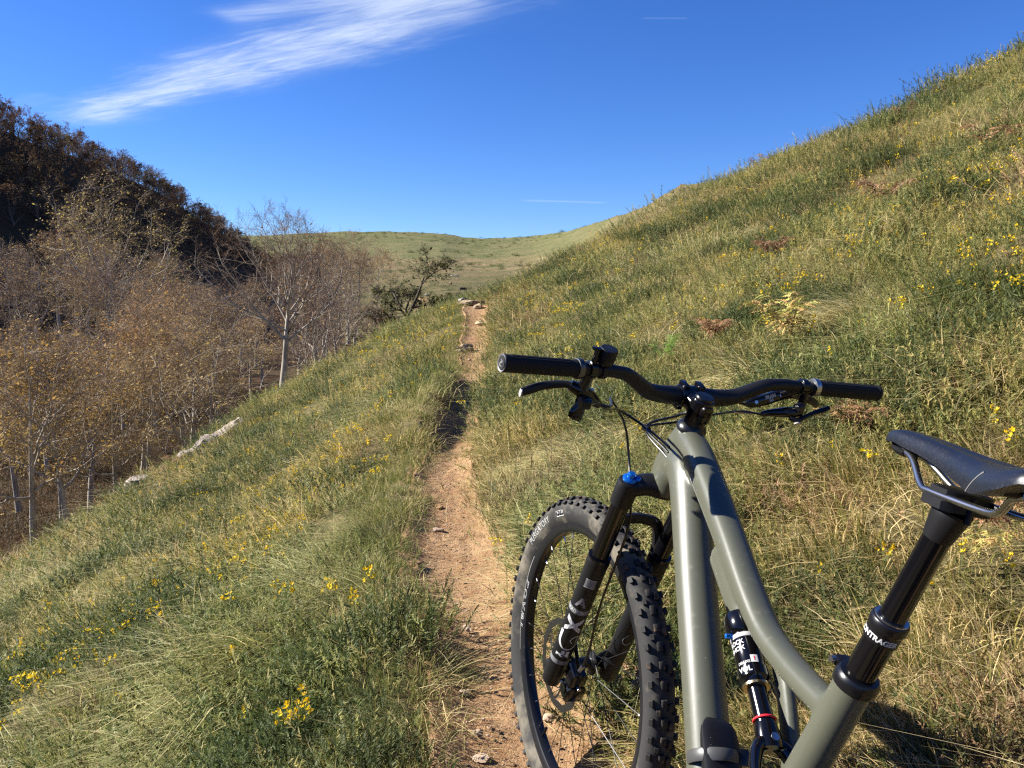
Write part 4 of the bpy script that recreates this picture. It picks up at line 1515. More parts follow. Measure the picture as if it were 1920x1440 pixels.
# the many smaller specks further off
x, y, rr_ = polar_points(7000, 4, 34, -42, 44, .5)
f = fbm(x * .5, y * .5, 151, 3)
ok = seen_near(x, y) & (f > .05) & (np.abs(x - path_x(np.clip(y, -4, 25))) > .4) & (rng.uniform(0, 1, len(x)) < .75)
x, y = x[ok], y[ok]
scatter('gorse_blossom', [bpy.data.objects.new('blossom_%d' % k, me) for k, me in enumerate(FL)], np.column_stack([x, y, z_near(x, y) + .015 + .004 * np.hypot(x, y)]), normals(x, y), rng.uniform(0, 6.28, len(x)),
        rng.uniform(.38, .72, len(x)) * (1 + .045 * np.hypot(x, y)), rng.uniform(0, 1, len(x)))

# ------------------------------------------------------------------ cattle out on the meadow
def cow_mesh(name):
    mb = MB()
    mb.tube([(-.95, 0, 1.12), (-.80, 0, 1.12), (-.3, 0, 1.02), (.3, 0, 1.02), (.72, 0, 1.12), (.98, 0, 1.25)], [(.10, .16), (.28, .32), (.36, .40), (.35, .41), (.27, .36), (.17, .22)], 12, smooth=14)
    mb.tube([(.85, 0, 1.25), (1.12, 0, 1.02), (1.35, 0, .72)], [(.16, .22), (.13, .17), (.10, .12)], 10, smooth=7)
    mb.tube([(1.22, 0, .86), (1.40, 0, .62), (1.55, 0, .38)], [(.13, .14), (.12, .13), (.08, .08)], 10, smooth=7)
    for sx_, sg in ((.72, 1), (.72, -1), (-.72, 1), (-.72, -1)):
        kx = .03 if sx_ > 0 else -.10
        mb.tube([(sx_, sg * .20, 1.0), (sx_ - kx * .2, sg * .21, .62), (sx_ + kx, sg * .21, .40), (sx_ + kx * .3, sg * .21, .08), (sx_ + .04, sg * .21, .0)], [.17, .12, .075, .06, .075], 8)
    mb.tube([(-.98, 0, 1.22), (-1.08, 0, .95), (-1.07, 0, .55)], [.05, .035, .05], 6)
    for sg in (1, -1):
        mb.tube([(1.22, sg * .08, .95), (1.18, sg * .28, .98)], [.06, .02], 6)
        mb.tube([(1.27, sg * .06, .93), (1.33, sg * .20, 1.02), (1.38, sg * .22, 1.14)], [.035, .028, .01], 6)
    me = mb.mesh(name)
    tmp = bpy.data.objects.new(name, me); COL.objects.link(tmp)
    md = tmp.modifiers.new('r', 'REMESH'); md.mode = 'VOXEL'; md.voxel_size = .035
    sm = tmp.modifiers.new('s', 'SMOOTH'); sm.factor = .5; sm.iterations = 2
    dg = bpy.context.evaluated_depsgraph_get()
    out = bpy.data.meshes.new_from_object(tmp.evaluated_get(dg))
    bpy.data.objects.remove(tmp)
    out.polygons.foreach_set('use_smooth', [True] * len(out.polygons))
    out.materials.clear()
    return out


cowm = cow_mesh('cow')
for px, py, yaw, col_, lb in ((799, 514, 3.3, (.02, .016, .013), 'black cow grazing in the far meadow, furthest of the three'), (845, 536, 1.9, (.13, .075, .04), 'brown cow in the meadow between the black cow and the path'), (867, 547, .3, (.055, .035, .025), 'dark brown cow nearest the end of the path')):
    me = cowm.copy()
    p = hit(px, py, 60)
    o = link('cow', me, pbr('cow_hide', col_, .8), None, tuple(p))
    o.rotation_euler = (0, 0, yaw)
    setp(o, lb, 'cow')
# ------------------------------------------------------------------ the mountain bike
# Bike coordinates: x forward, y to the rider's left, z up, origin at the bottom bracket.
BIKE_R = Matrix(((-0.12993, -0.97029, 0.20411), (0.99139, -0.12381, 0.04254), (-0.01600, 0.20788, 0.97802)))
BIKE_T = Vector((0.2604, 0.8872, -0.8412 + CAM_H))
BBH = .366
bike = empty('mountain_bike')
setp(bike, 'olive-green full-suspension mountain bike with black fork parked on the path edge', 'bicycle')
bike.matrix_world = Matrix.Translation(BIKE_T + BIKE_R @ Vector((0, 0, -BBH))) @ BIKE_R.to_4x4()

M_FRAME = pbr('olive_paint', (.074, .077, .056), .40, spec=.45, coat=.12, noise=(60, (.115, .108, .080), .56, .82))
M_BLACK = pbr('black_anodised', (.0045, .0045, .006), .30, spec=.5)
M_GLOSS = pbr('gloss_black', (.003, .003, .004), .14, spec=.45, coat=.15)
M_MATT = pbr('matt_black', (.0055, .0055, .007), .45, spec=.35)
M_RUBB = pbr('grip_rubber', (.006, .006, .0065), .65, spec=.3)
M_STEEL = pbr('steel', (.45, .45, .46), .28, metal=1.)
M_DARKM = pbr('dark_steel', (.13, .13, .135), .38, metal=1.)
M_SPOKE = pbr('spoke_black', (.02, .02, .022), .42, metal=.5)
M_BLUE = pbr('blue_anodised', (.01, .16, .62), .22, metal=.6, spec=.6)
M_RED = pbr('red_rubber', (.62, .02, .03), .45)
M_WHITE = pbr('white_print', (.50, .50, .50), .5)
M_GREY = pbr('grey_print', (.16, .16, .165), .45)
M_LGREY = pbr('light_grey_print', (.42, .42, .41), .5)
M_GOLD = pbr('gold_ring', (.42, .34, .20), .30, metal=1.)
M_SADDLE = pbr('saddle_cover', (.006, .007, .011), .36, spec=.5, noise=(420, (.009, .010, .014), .5, .7))
M_TYRE = pbr('tyre_rubber', (.026, .0255, .025), .78, spec=.3, noise=(11, (.17, .15, .112), .46, .72), bump=(220, .3, .001))
M_TREAD = pbr('tread_rubber', (.014, .0135, .013), .66, spec=.35, noise=(38, (.10, .062, .037), .53, .68), bump=(160, .4, .001))
M_RIM = pbr('rim_black', (.010, .0105, .013), .26, spec=.5, noise=(30, (.03, .028, .026), .6, .8))
M_CARBT = pbr('woven_strap', (.05, .05, .05), .42, spec=.5)


def bk(mb, name, mat, parent=None, ang=38, smooth=True):
    """part of the bike; direct parts sit BBH above the bike's own origin"""
    top = parent is None
    o = mb.build(name, mat, bike if top else parent, smooth, ang)
    if top: o.location = (0, 0, BBH)
    return o


def hold(name):
    return empty(name, (0, 0, BBH), bike)


# steering geometry
HTB = np.array([.5208, 0, .4831]); HA = 1.1508
UP = np.array([-math.cos(HA), 0, math.sin(HA)]); FW = np.array([math.sin(HA), 0, math.cos(HA)]); LAT = np.array([0, 1., 0])
HTT = HTB + UP * .14
AXLE = HTB - UP * .5385 + FW * .044
_c, _s = math.cos(.2443), math.sin(.2443)
_K = np.array([[0, -UP[2], UP[1]], [UP[2], 0, -UP[0]], [-UP[1], UP[0], 0]])
STM = np.eye(3) + _s * _K + (1 - _c) * _K @ _K
def st(p): return HTB + STM @ (np.asarray(p, float) - HTB)
def F_(a, f, y): return HTB + UP * a + FW * f + LAT * y


# ---- frame: tubes fused into one smooth shell
def frame_mesh():
    mb = MB()
    # head tube, flaring towards the crown
    mb.tube([HTB - UP * .002, HTB + UP * .03, HTB + UP * .07, HTB + UP * .11, HTT], [.0310, .0325, .0305, .0275, .0255], 22, smooth=12)
    mb.tube([HTB + UP * .002 + FW * .008, HTB + UP * .030 + FW * .017, HTB + UP * .065 + FW * .016, HTB + UP * .105 + FW * .009, HTB + UP * .137], [(.029, .027), (.032, .034), (.031, .033), (.028, .029), (.0255, .0255)], 22, smooth=18)
    # down tube
    dt = [HTB + UP * .062 + FW * -.006, (.430, 0, .528), (.300, 0, .380), (.150, 0, .208), (.035, 0, .070), (.0, 0, .0)]
    mb.tube(dt, [(.031, .036), (.033, .039), (.033, .034), (.033, .032), (.036, .033), (.038, .034)], 22, smooth=30)
    # top tube, dropping in a curve towards the seat tube
    tt = [HTT - UP * .022 + FW * -.004, (.405, 0, .570), (.315, 0, .528), (.215, 0, .478), (.130, 0, .434), (.060, 0, .404), (-.010, 0, .392), (-.085, 0, .388), (-.118, 0, .390)]
    mb.tube(tt, [(.026, .028), (.026, .027), (.025, .025), (.0235, .022), (.0225, .019), (.021, .017), (.020, .0165), (.019, .016), (.019, .016)], 20, smooth=34, pw=2.5)
    # web under the top tube where the shock bolts on
    mb.tube([(.245, .0, .455), (.165, .0, .414), (.125, 0, .392)], [(.014, .030), (.015, .026), (.013, .016)], 14, smooth=10)
    # seat tube
    sb = np.array([-.135, 0, .4422]); sdir = nrm(np.array([-.0743, 0, .2104]))
    mb.tube([sb, sb - sdir * .10, sb - sdir * .22, sb - sdir * .36, (.012, 0, .03)], [.0205, .0212, .0222, .0225, .026], 20, smooth=16)
    mb.tube([(0, -.037, 0), (0, .037, 0)], [.030, .030], 20)
    # one-sided strut on the rider's right
    mb.tube([(.150, -.016, .428), (.085, -.030, .385), (.020, -.034, .310), (-.030, -.034, .215), (-.048, -.026, .150)], [(.011, .016), (.010, .015), (.010, .014), (.010, .014), (.010, .014)], 14, smooth=22, pw=3)
    me = mb.mesh('frame_raw')
    tmp = bpy.data.objects.new('frame_raw', me); COL.objects.link(tmp)
    md = tmp.modifiers.new('r', 'REMESH'); md.mode = 'VOXEL'; md.voxel_size = .0034
    sm = tmp.modifiers.new('s', 'SMOOTH'); sm.factor = .5; sm.iterations = 9
    dg = bpy.context.evaluated_depsgraph_get()
    out = bpy.data.meshes.new_from_object(tmp.evaluated_get(dg))
    bpy.data.objects.remove(tmp)
    out.name = 'frame'
    out.polygons.foreach_set('use_smooth', [True] * len(out.polygons))
    return out


frame = link('frame', frame_mesh(), None, bike, (0, 0, BBH))
frame.data.materials.clear(); frame.data.materials.append(M_FRAME)


# ---- lettering
def text_geo(s, size=1.0, bold=0.0, shear=0.0, spacing=1.0):
    cu = bpy.data.curves.new('t', 'FONT')
    cu.body = s; cu.size = size; cu.offset = bold; cu.shear = shear; cu.space_character = spacing
    cu.align_x = 'CENTER'; cu.align_y = 'CENTER'; cu.resolution_u = 4; cu.fill_mode = 'FRONT'
    ob = bpy.data.objects.new('t', cu)
    me = bpy.data.meshes.new_from_object(ob)
    V = np.array([v.co[:] for v in me.vertices]); F = [list(p.vertices) for p in me.polygons]
    bpy.data.objects.remove(ob); bpy.data.meshes.remove(me)
    return V[:, :2], F


def wrap(name, V2, F, fn, mat, parent, steer=True, sub=0):
    if sub:      # finer triangles so that long strokes follow the curve
        bm = bmesh.new()
        vs = [bm.verts.new((a, b, 0)) for a, b in V2]
        for f in F:
            try: bm.faces.new([vs[i] for i in f])
            except ValueError: pass
        bmesh.ops.triangulate(bm, faces=bm.faces[:])
        bmesh.ops.subdivide_edges(bm, edges=bm.edges[:], cuts=sub)
        V2 = np.array([v.co[:2] for v in bm.verts]); bm.verts.index_update()
        F = [[v.index for v in f.verts] for f in bm.faces]
        bm.free()
    mb = MB()
    mb.add([fn(a, b) for a, b in V2], F)
    if steer: mb.xf(st)
    o = mb.build(name, mat, parent, False)
    return o


def poly2(P):
    return np.array(P, float), [list(range(len(P)))]


# ---- wheels
def wheel_geo(ax, lat_sign=1):
    """returns dict of MB for one wheel about axle point ax"""
    def ring(prof, n=96):
        mb = MB()
        a = np.arange(n) * 2 * np.pi / n
        rings = [np.stack([ax[0] + r * np.cos(a), np.full(n, ax[1] + y), ax[2] + r * np.sin(a)], 1) for r, y in prof]
        mb.rings(rings + [rings[0]], True, False)
        return mb
    ty = [(.3125, .0150), (.3165, .0185), (.3250, .0240), (.3350, .0280), (.3450, .0295), (.3540, .0280), (.3615, .0235), (.3665, .0165), (.3690, .0085), (.3697, 0)]
    tyre = ring(ty + [(r, -y) for r, y in ty[::-1][1:]])
    ri = [(.3170, .0165), (.3120, .0170), (.3000, .0160), (.2935, .0120), (.2915, .006), (.2915, 0)]
    rim = ring(ri + [(r, -y) for r, y in ri[::-1][1:]] + [(.3110, -.013), (.3110, .013)])
    return tyre, rim


def tread_geo(ax):
    mb = MB()
    n = 70
    for k in range(n):
        a = 2 * np.pi * k / n
        for row, (y, r, hx, hy, hz, da) in enumerate(((.0065, .3715, .0068, .0052, .0040, 0), (-.0065, .3715, .0068, .0052, .0040, 0), (.0170, .3680, .0055, .0040, .0042, .5), (-.0170, .3680, .0055, .0040, .0042, .5), (.0262, .3600, .0062, .0042, .0050, .0), (-.0262, .3600, .0062, .0042, .0050, 0))):
            if row in (2, 3) and k % 2: continue
            aa = a + da * 2 * np.pi / n + (0.02 if row == 1 else 0)
            c_, s_ = math.cos(aa), math.sin(aa)
            tilt = np.clip(y / .030, -1, 1) * 1.05
            rd = np.array([c_, 0, s_]); tg = np.array([-s_, 0, c_])
            nr = rd * math.cos(tilt) + LAT * math.sin(tilt); sd_ = np.cross(tg, nr)
            sk = 1.25 if (k % 2 and row < 2) else 1.0
            mb.box(ax + rd * r + LAT * y, tg * hx * sk, sd_ * hy, nr * hz, .18)
    return mb


def make_wheel(ax, name, steer, disc_side=1, rotor=.1003):
    w_ = hold(name)
    ax = np.asarray(ax, float)
    tyre, rim = wheel_geo(ax)
    tr_ = tread_geo(ax)
    hub = MB()
    hub.lathe([(.006, -.056), (.012, -.054), (.0125, -.046), (.027, -.036), (.028, -.032), (.013, -.026), (.0125, .016), (.013, .022), (.027, .028), (.028, .031), (.020, .036), (.018, .046), (.012, .052), (.006, .055)], ax, LAT, 24)
    parts = [('tyre', tyre, M_TYRE), ('tread', tr_, M_TREAD), ('rim', rim, M_RIM), ('hub', hub, M_BLACK)]
    n = 28
    for k in range(n):
        a = 2 * np.pi * (k + .5) / n
        side = 1 if k % 2 else -1
        ha = a + (.95 if (k // 2) % 2 else -.95)
        mb = MB()
        p0 = ax + np.array([.026 * math.cos(ha), side * .030, .026 * math.sin(ha)])
        p1 = ax + np.array([.2925 * math.cos(a), side * .003, .2925 * math.sin(a)])
        mb.tube([p0, p1], .00095, 5)
        parts.append(('spoke', mb, M_SPOKE))
        mb = MB(); d = nrm(p1 - p0)
        mb.tube([p1 - d * .014, p1 + d * .001], .0019, 6)
        parts.append(('nipple', mb, M_STEEL))
    # brake rotor: ring, arms
    mb = MB()
    y0 = disc_side * .0445
    m_ = 60
    aa = np.arange(m_) * 2 * np.pi / m_
    wv = .0022 * np.sin(aa * 12)
    R0, R1 = rotor - .0155 + wv * .6, rotor + wv * .4
    rings = []
    for R__, dy in ((R0, .0009), (R1, .0009), (R1, -.0009), (R0, -.0009), (R0, .0009)):
        rings.append(np.stack([ax[0] + R__ * np.cos(aa), np.full(m_, ax[1] + y0 + dy), ax[2] + R__ * np.sin(aa)], 1))
    mb.rings(rings, True, False)
    for k in range(6):
        a = 2 * np.pi * k / 6
        pts = [ax + np.array([r * math.cos(a + t), y0, r * math.sin(a + t)]) for r, t in ((.022, 0), (.045, .18), (.068, .42), (rotor - .013, .66))]
        mb.tube(pts, [(.0035, .0009)] * 4, 6, smooth=8, ref=(0, 1, 0))
    mb.lathe([(.014, -.0014), (.026, -.0012), (.026, .0012), (.014, .0014)], ax + LAT * y0, LAT, 24)
    parts.append(('brake_rotor', mb, M_DARKM))
    for nm, mb, mt in parts:
        if steer: mb.xf(st)
        mb.build(nm, mt, w_, nm not in ('spoke', 'tread') or True, 35)
    return w_


FWH = make_wheel(AXLE, 'front_wheel', True)
REAR_AX = np.array([-.432, 0, .008])
RWH = make_wheel(REAR_AX, 'rear_wheel', False, 1, .0900)

# valve
mb = MB(); va = R_(-62)
pv = AXLE + np.array([.2915 * math.cos(va), 0, .2915 * math.sin(va)]); dv = -np.array([math.cos(va), 0, math.sin(va)])
mb.tube([pv, pv + dv * .018, pv + dv * .020, pv + dv * .034], [.003, .003, .0042, .0038], 8); mb.xf(st)
mb.build('valve', M_BLACK, FWH)

# lettering on the front wheel (left side)
def on_tyre(a0, r0):
    def fn(x, y):
        a = R_(a0) + x / r0
        r = r0 + y
        yy_ = np.interp(r, [.3125, .3165, .3250, .3350, .3450, .3540], [.0150, .0185, .0240, .0280, .0295, .0280]) + .0006
        return AXLE + np.array([r * math.cos(a), yy_, r * math.sin(a)])
    return fn


def on_rim(a0, r0, flip=True):
    def fn(x, y):
        a = R_(a0) + (-x if flip else x) / r0
        r = r0 + (-y if flip else y)
        yy_ = np.interp(r, [.2915, .2935, .3000, .3120, .3170], [.006, .0120, .0160, .0170, .0165]) + .0005
        return AXLE + np.array([r * math.cos(a), yy_, r * math.sin(a)])
    return fn


# seen from the left, text that runs clockwise has its feet towards the hub
V2, F2 = text_geo('PURGATORY', .0215, .0001, 0, 1.05)
wrap('tyre_lettering', V2, F2, on_tyre(45.0, .3370), M_LGREY, FWH)
V2 = np.array([(x, y) for x in np.linspace(-.019, .019, 9) for y in (-.0068, .0068)])
F2 = [[2 * k, 2 * k + 2, 2 * k + 3, 2 * k + 1] for k in range(8)]
wrap('tyre_badge', V2, F2, on_tyre(67.3, .3375), M_WHITE, FWH)
V2, F2 = text_geo('GRID', .0150, .0003)
def lift(fn, d=.0004):
    return lambda x, y: fn(x, y) + LAT * d
wrap('badge_lettering', V2, F2, lift(on_tyre(67.3, .3375)), M_BLACK, FWH)
V2, F2 = text_geo('29 x 2.4', .0075)
wrap('tyre_lettering', V2, F2, on_tyre(75, .3375), M_GREY, FWH)
# outlined letters on the rim
V2, F2 = text_geo('roval', .050, .0008, .12, 1.30)
V2[:, 1] *= .62
wrap('rim_lettering', V2, F2, on_rim(3.5, .3045), M_LGREY, FWH, sub=1)
V2, F2 = text_geo('roval', .050, -.0010, .12, 1.30)
V2[:, 1] *= .62
wrap('rim_lettering', V2, F2, lift(on_rim(3.5, .3045), .0005), M_RIM, FWH, sub=1)
V2 = np.array([(x, y) for x in np.linspace(-.135, .135, 40) for y in (-.0006, .0006)])
F2 = [[2 * k, 2 * k + 2, 2 * k + 3, 2 * k + 1] for k in range(39)]
wrap('rim_line', V2, F2, on_rim(5, .3135, False), M_LGREY, FWH)

# ---- fork
fork = hold('fork')
mb = MB()
mb.tube([F_(-.024, .018, .074), F_(-.008, .017, .062), F_(.004, .010, .034), F_(.006, .0, 0), F_(.004, .010, -.034), F_(-.008, .017, -.062), F_(-.024, .018, -.074)],
        [(.020, .016), (.021, .019), (.022, .021), (.027, .022), (.022, .021), (.021, .019), (.020, .016)], 16, smooth=30, ref=UP)
for sg in (1, -1):
    mb.lathe([(.016, -.052), (.0215, -.050), (.0222, -.030), (.0222, -.006), (.0205, .003), (.016, .006)], F_(0, .02, sg * .07), UP, 24)
mb.xf(st); mb.build('crown', M_MATT, fork)
for sg in (1, -1):
    mb = MB(); mb.tube([F_(-.045, .02, sg * .07), F_(-.26, .02, sg * .07)], .018, 24); mb.xf(st); mb.build('stanchion', M_GLOSS, fork)
for sg in (1, -1):      # lower legs
    mb = MB()
    mb.lathe([(.0195, -.186), (.0225, -.1865), (.0238, -.190), (.0238, -.204), (.0230, -.210), (.0226, -.26), (.0219, -.40), (.0214, -.50), (.0214, -.545), (.0198, -.556), (.012, -.558)], F_(0, .02, sg * .07), UP, 28)
    mb.tube([F_(-.505, .026, sg * .068), F_(-.5385, .044, sg * .062)], [(.014, .022), (.013, .019)], 14)
    mb.lathe([(.010, -.010), (.0145, -.008), (.0145, .010), (.009, .012)], F_(-.5385, .044, sg * .068), LAT * sg, 18)
    mb.xf(st); lg = mb.build('lower_leg', M_MATT, fork)
    mb = MB(); mb.lathe([(.0185, -.1845), (.0233, -.185), (.0236, -.189), (.0185, -.190)], F_(0, .02, sg * .07), UP, 28); mb.xf(st); mb.build('wiper_seal', M_GLOSS, fork)
mb = MB()      # arch
mb.tube([F_(-.215, .030, .068), F_(-.165, .040, .066), F_(-.128, .048, .052), F_(-.118, .052, .024), F_(-.116, .053, 0), F_(-.118, .052, -.024), F_(-.128, .048, -.052), F_(-.165, .040, -.066), F_(-.215, .030, -.068)],
        [(.013, .012), (.012, .009), (.012, .008), (.011, .0075), (.011, .0075), (.011, .0075), (.012, .008), (.012, .009), (.013, .012)], 12, smooth=40, ref=FW, pw=3)
mb.xf(st); mb.build('arch', M_MATT, fork)
mb = MB()      # blue valve cap on the left leg, dial on the right
mb.lathe([(.0145, .004), (.0150, .010), (.0120, .013), (.0085, .0135), (.0085, .020), (.006, .0225)], F_(0, .02, .07), UP, 16)
mb.xf(st); mb.build('valve_cap', M_BLUE, fork)
mb = MB(); mb.ball(F_(.012, .012, .058), .0075, 10, 7); mb.xf(st); mb.build('valve_cap', M_BLUE, fork)
mb = MB(); mb.lathe([(.015, .004), (.0155, .014), (.013, .018), (.006, .019)], F_(0, .02, -.07), UP, 18); mb.xf(st); mb.build('adjuster_dial', M_BLUE, fork)


def on_leg(a0, th0, rad=.0242, sg=1, turn=False):
    """x runs down the leg, y round it; th measured from straight back (the rider's side) towards the left"""
    def fn(x, y):
        th = th0 + y / rad
        d = -FW * math.cos(th) + LAT * math.sin(th)
        return F_(a0 - x, .02, sg * .07) + d * (np.interp(a0 - x, [-.50, -.40, -.26, -.21], [.0214, .0219, .0226, .0230]) + .0006)
    return fn


# big white letters down the left leg, reading upwards, and the tail-shaped swoosh
def flip(V): return np.column_stack([-V[:, 0], V[:, 1]])
TH = .62
V2, F2 = text_geo('F', .040, .0022); V2[:, 1] *= 1.0
wrap('leg_lettering', -V2, F2, on_leg(-.452, TH), M_WHITE, fork, sub=1)
V2, F2 = text_geo('X', .050, .0024); V2[:, 1] *= 1.05
wrap('leg_lettering', -V2, F2, on_leg(-.365, TH), M_WHITE, fork, sub=1)
t_ = np.linspace(0, 1, 30)
def band(P, W):
    P = catmull(np.array(P, float), 30)
    T = np.gradient(P, axis=0); T /= np.linalg.norm(T, axis=1)[:, None]
    N_ = np.column_stack([-T[:, 1], T[:, 0]])
    W = np.interp(np.linspace(0, 1, 30), np.linspace(0, 1, len(W)), W)[:, None]
    V = np.stack([P + N_ * W, P - N_ * W], 1).reshape(-1, 2)
    return V, [[2 * k, 2 * k + 1, 2 * k + 3, 2 * k + 2] for k in range(29)]
for P, W in (([(-.022, .022), (.006, .020), (.022, .006), (.022, -.012), (.008, -.026), (-.012, -.030)], [.0045, .0035, .0018, .0012, .0012, .0008]),
             ([(-.012, -.030), (-.016, -.014), (-.004, -.006), (.004, -.012)], [.0008, .0012, .0012, .0006]),
             ([(-.014, -.020), (-.006, -.022), (.002, -.020)], [.0006, .0010, .0006])):
    V2, F2 = band(P, W)
    wrap('leg_emblem', V2, F2, on_leg(-.412, TH - .1), M_WHITE, fork)
# grey badge and band above, grey band below
V2, F2 = text_geo('A', .034, .0012)
wrap('leg_emblem', np.column_stack([-V2[:, 1], V2[:, 0]]), F2, on_leg(-.300, TH), M_GREY, fork, sub=1)
def ringband(a0, w_, th0, th1):
    V = np.array([(x, y) for y in np.linspace(th0 * .0242, th1 * .0242, 24) for x in (-w_, w_)])
    return V, [[2 * k, 2 * k + 2, 2 * k + 3, 2 * k + 1] for k in range(23)]
V2, F2 = ringband(0, .0065, -1.6, 1.6)
wrap('leg_band', V2, F2, on_leg(-.326, TH), M_GREY, fork)
V2, F2 = text_geo('FACTORY', .0100, .0003, 0, 1.2)
wrap('band_lettering', np.column_stack([-V2[:, 1], V2[:, 0]]), F2, lambda x, y: on_leg(-.326, TH, .0248)(x, y) + st(HTB) * 0 + LAT * .0006, M_LGREY, fork)
V2, F2 = ringband(0, .0060, -1.9, 1.9)
wrap('leg_band', V2, F2, on_leg(-.478, TH), M_GREY, fork)
V2 = np.array([(x, y) for x in (-.010, .010) for y in np.linspace(-.012, .012, 6)]); F2 = [[k, k + 1, k + 7, k + 6] for k in range(5)]
wrap('leg_sticker', V2, F2, on_leg(-.245, .5), M_GREY, fork)
for x0 in (-.0105, .0105):
    V2 = np.array([(x + x0, y) for x in (-.0008, .0008) for y in np.linspace(-.012, .012, 6)])
    wrap('leg_sticker', V2, F2, lambda x, y: on_leg(-.245, .5)(x, y) + LAT * .0004, M_LGREY, fork)
V2, F2 = band([(-.02, .0), (.0, .010), (.012, .0), (.004, -.012)], [.0004, .0009, .0009, .0004])
wrap('leg_emblem', V2, F2, on_leg(-.42, .3, .0242, -1), M_LGREY, fork)

# front brake caliper behind the left leg
cal = MB()
cp = F_(-.500, -.036, .050)
cal.box(cp, UP * .034, FW * .014, LAT * .019, .25)
cal.box(cp + UP * -.020 + FW * -.004, UP * .020, FW * .017, LAT * .022, .3)
cal.tube([F_(-.462, -.014, .060), F_(-.475, -.040, .056)], [(.008, .006)] * 2, 8)
cal.tube([F_(-.528, -.006, .060), F_(-.523, -.040, .056)], [(.008, .006)] * 2, 8)
cal.lathe([(.0, .0), (.011, 0), (.011, .006), (.0, .0065)], cp + LAT * .019 + UP * -.014, LAT, 16)
cal.xf(st)
calo = bk(cal, 'brake_caliper', M_GLOSS)
for a in (.004, -.034):
    mb = MB(); mb.lathe([(.0, 0), (.0045, 0), (.0045, .007), (.0, .0075)], cp + UP * a - FW * .016, -FW, 10); mb.xf(st); mb.build('bolt', M_STEEL, calo)
mb = MB(); mb.tube([cp + UP * .036, cp + UP * .052 - LAT * .003], [.0048, .0044], 10); mb.xf(st); mb.build('hose_fitting', M_STEEL, calo)

# ---- headset, spacers, stem, handlebar
mb = MB()
mb.lathe([(.024, -.003), (.0275, -.002), (.0275, .004), (.0245, .010), (.0215, .013), (.0205, .014), (.0205, .0235), (.0210, .024)], HTT, UP, 28)
mb.xf(st); bk(mb, 'headset', M_BLACK)
CLAMP = HTT + UP * .0438 + FW * .0427
stem = MB()
stem.lathe([(.019, .022), (.0205, .0235), (.0205, .062), (.0190, .065), (.016, .066)], HTT, UP, 24)
stem.tube([HTT + UP * .043, HTT + UP * .0435 + FW * .020, CLAMP - FW * .010], [(.0195, .0185), (.019, .0165), (.0225, .0175)], 16, ref=UP, pw=3)
stem.tube([CLAMP - LAT * .0245, CLAMP - LAT * .0225, CLAMP + LAT * .0225, CLAMP + LAT * .0245], [.0185, .0205, .0205, .0185], 24)
for sg in (1, -1):
    for q in (1, -1):
        stem.box(CLAMP + LAT * sg * .0165 + UP * q * .0205 + FW * .003, LAT * .0062, FW * .0125, UP * .0055, .3)
stem.box(HTT + UP * .043 - FW * .019, LAT * .0115, FW * .0065, UP * .017, .3)
stem.xf(st); stemo = bk(stem, 'stem', M_GLOSS)
mb = MB(); mb.lathe([(.0, .072), (.0155, .071), (.0170, .068), (.0170, .066)], HTT, UP, 22); mb.xf(st); mb.build('top_cap', M_BLACK, stemo)
for a in (.034, .053):
    mb = MB(); mb.lathe([(.0, 0), (.0035, 0), (.0035, .016), (.0, .016)], HTT + UP * a - FW * .020 - LAT * .008, LAT, 8); mb.xf(st); mb.build('bolt', M_STEEL, stemo)


def bar(y):
    """centre line of the handlebar"""
    a = abs(y)
    t = np.interp(a, [0, .045, .090, .150, .190, .40], [0, 0, .22, .80, .98, 1.0])
    t = t * t * (3 - 2 * t) if a < .19 else t
    b = np.interp(a, [0, .05, .39], [0, 0, 1.0])
    return CLAMP + UP * (.0413 * t) + np.array([-.0369 * b, y, 0])


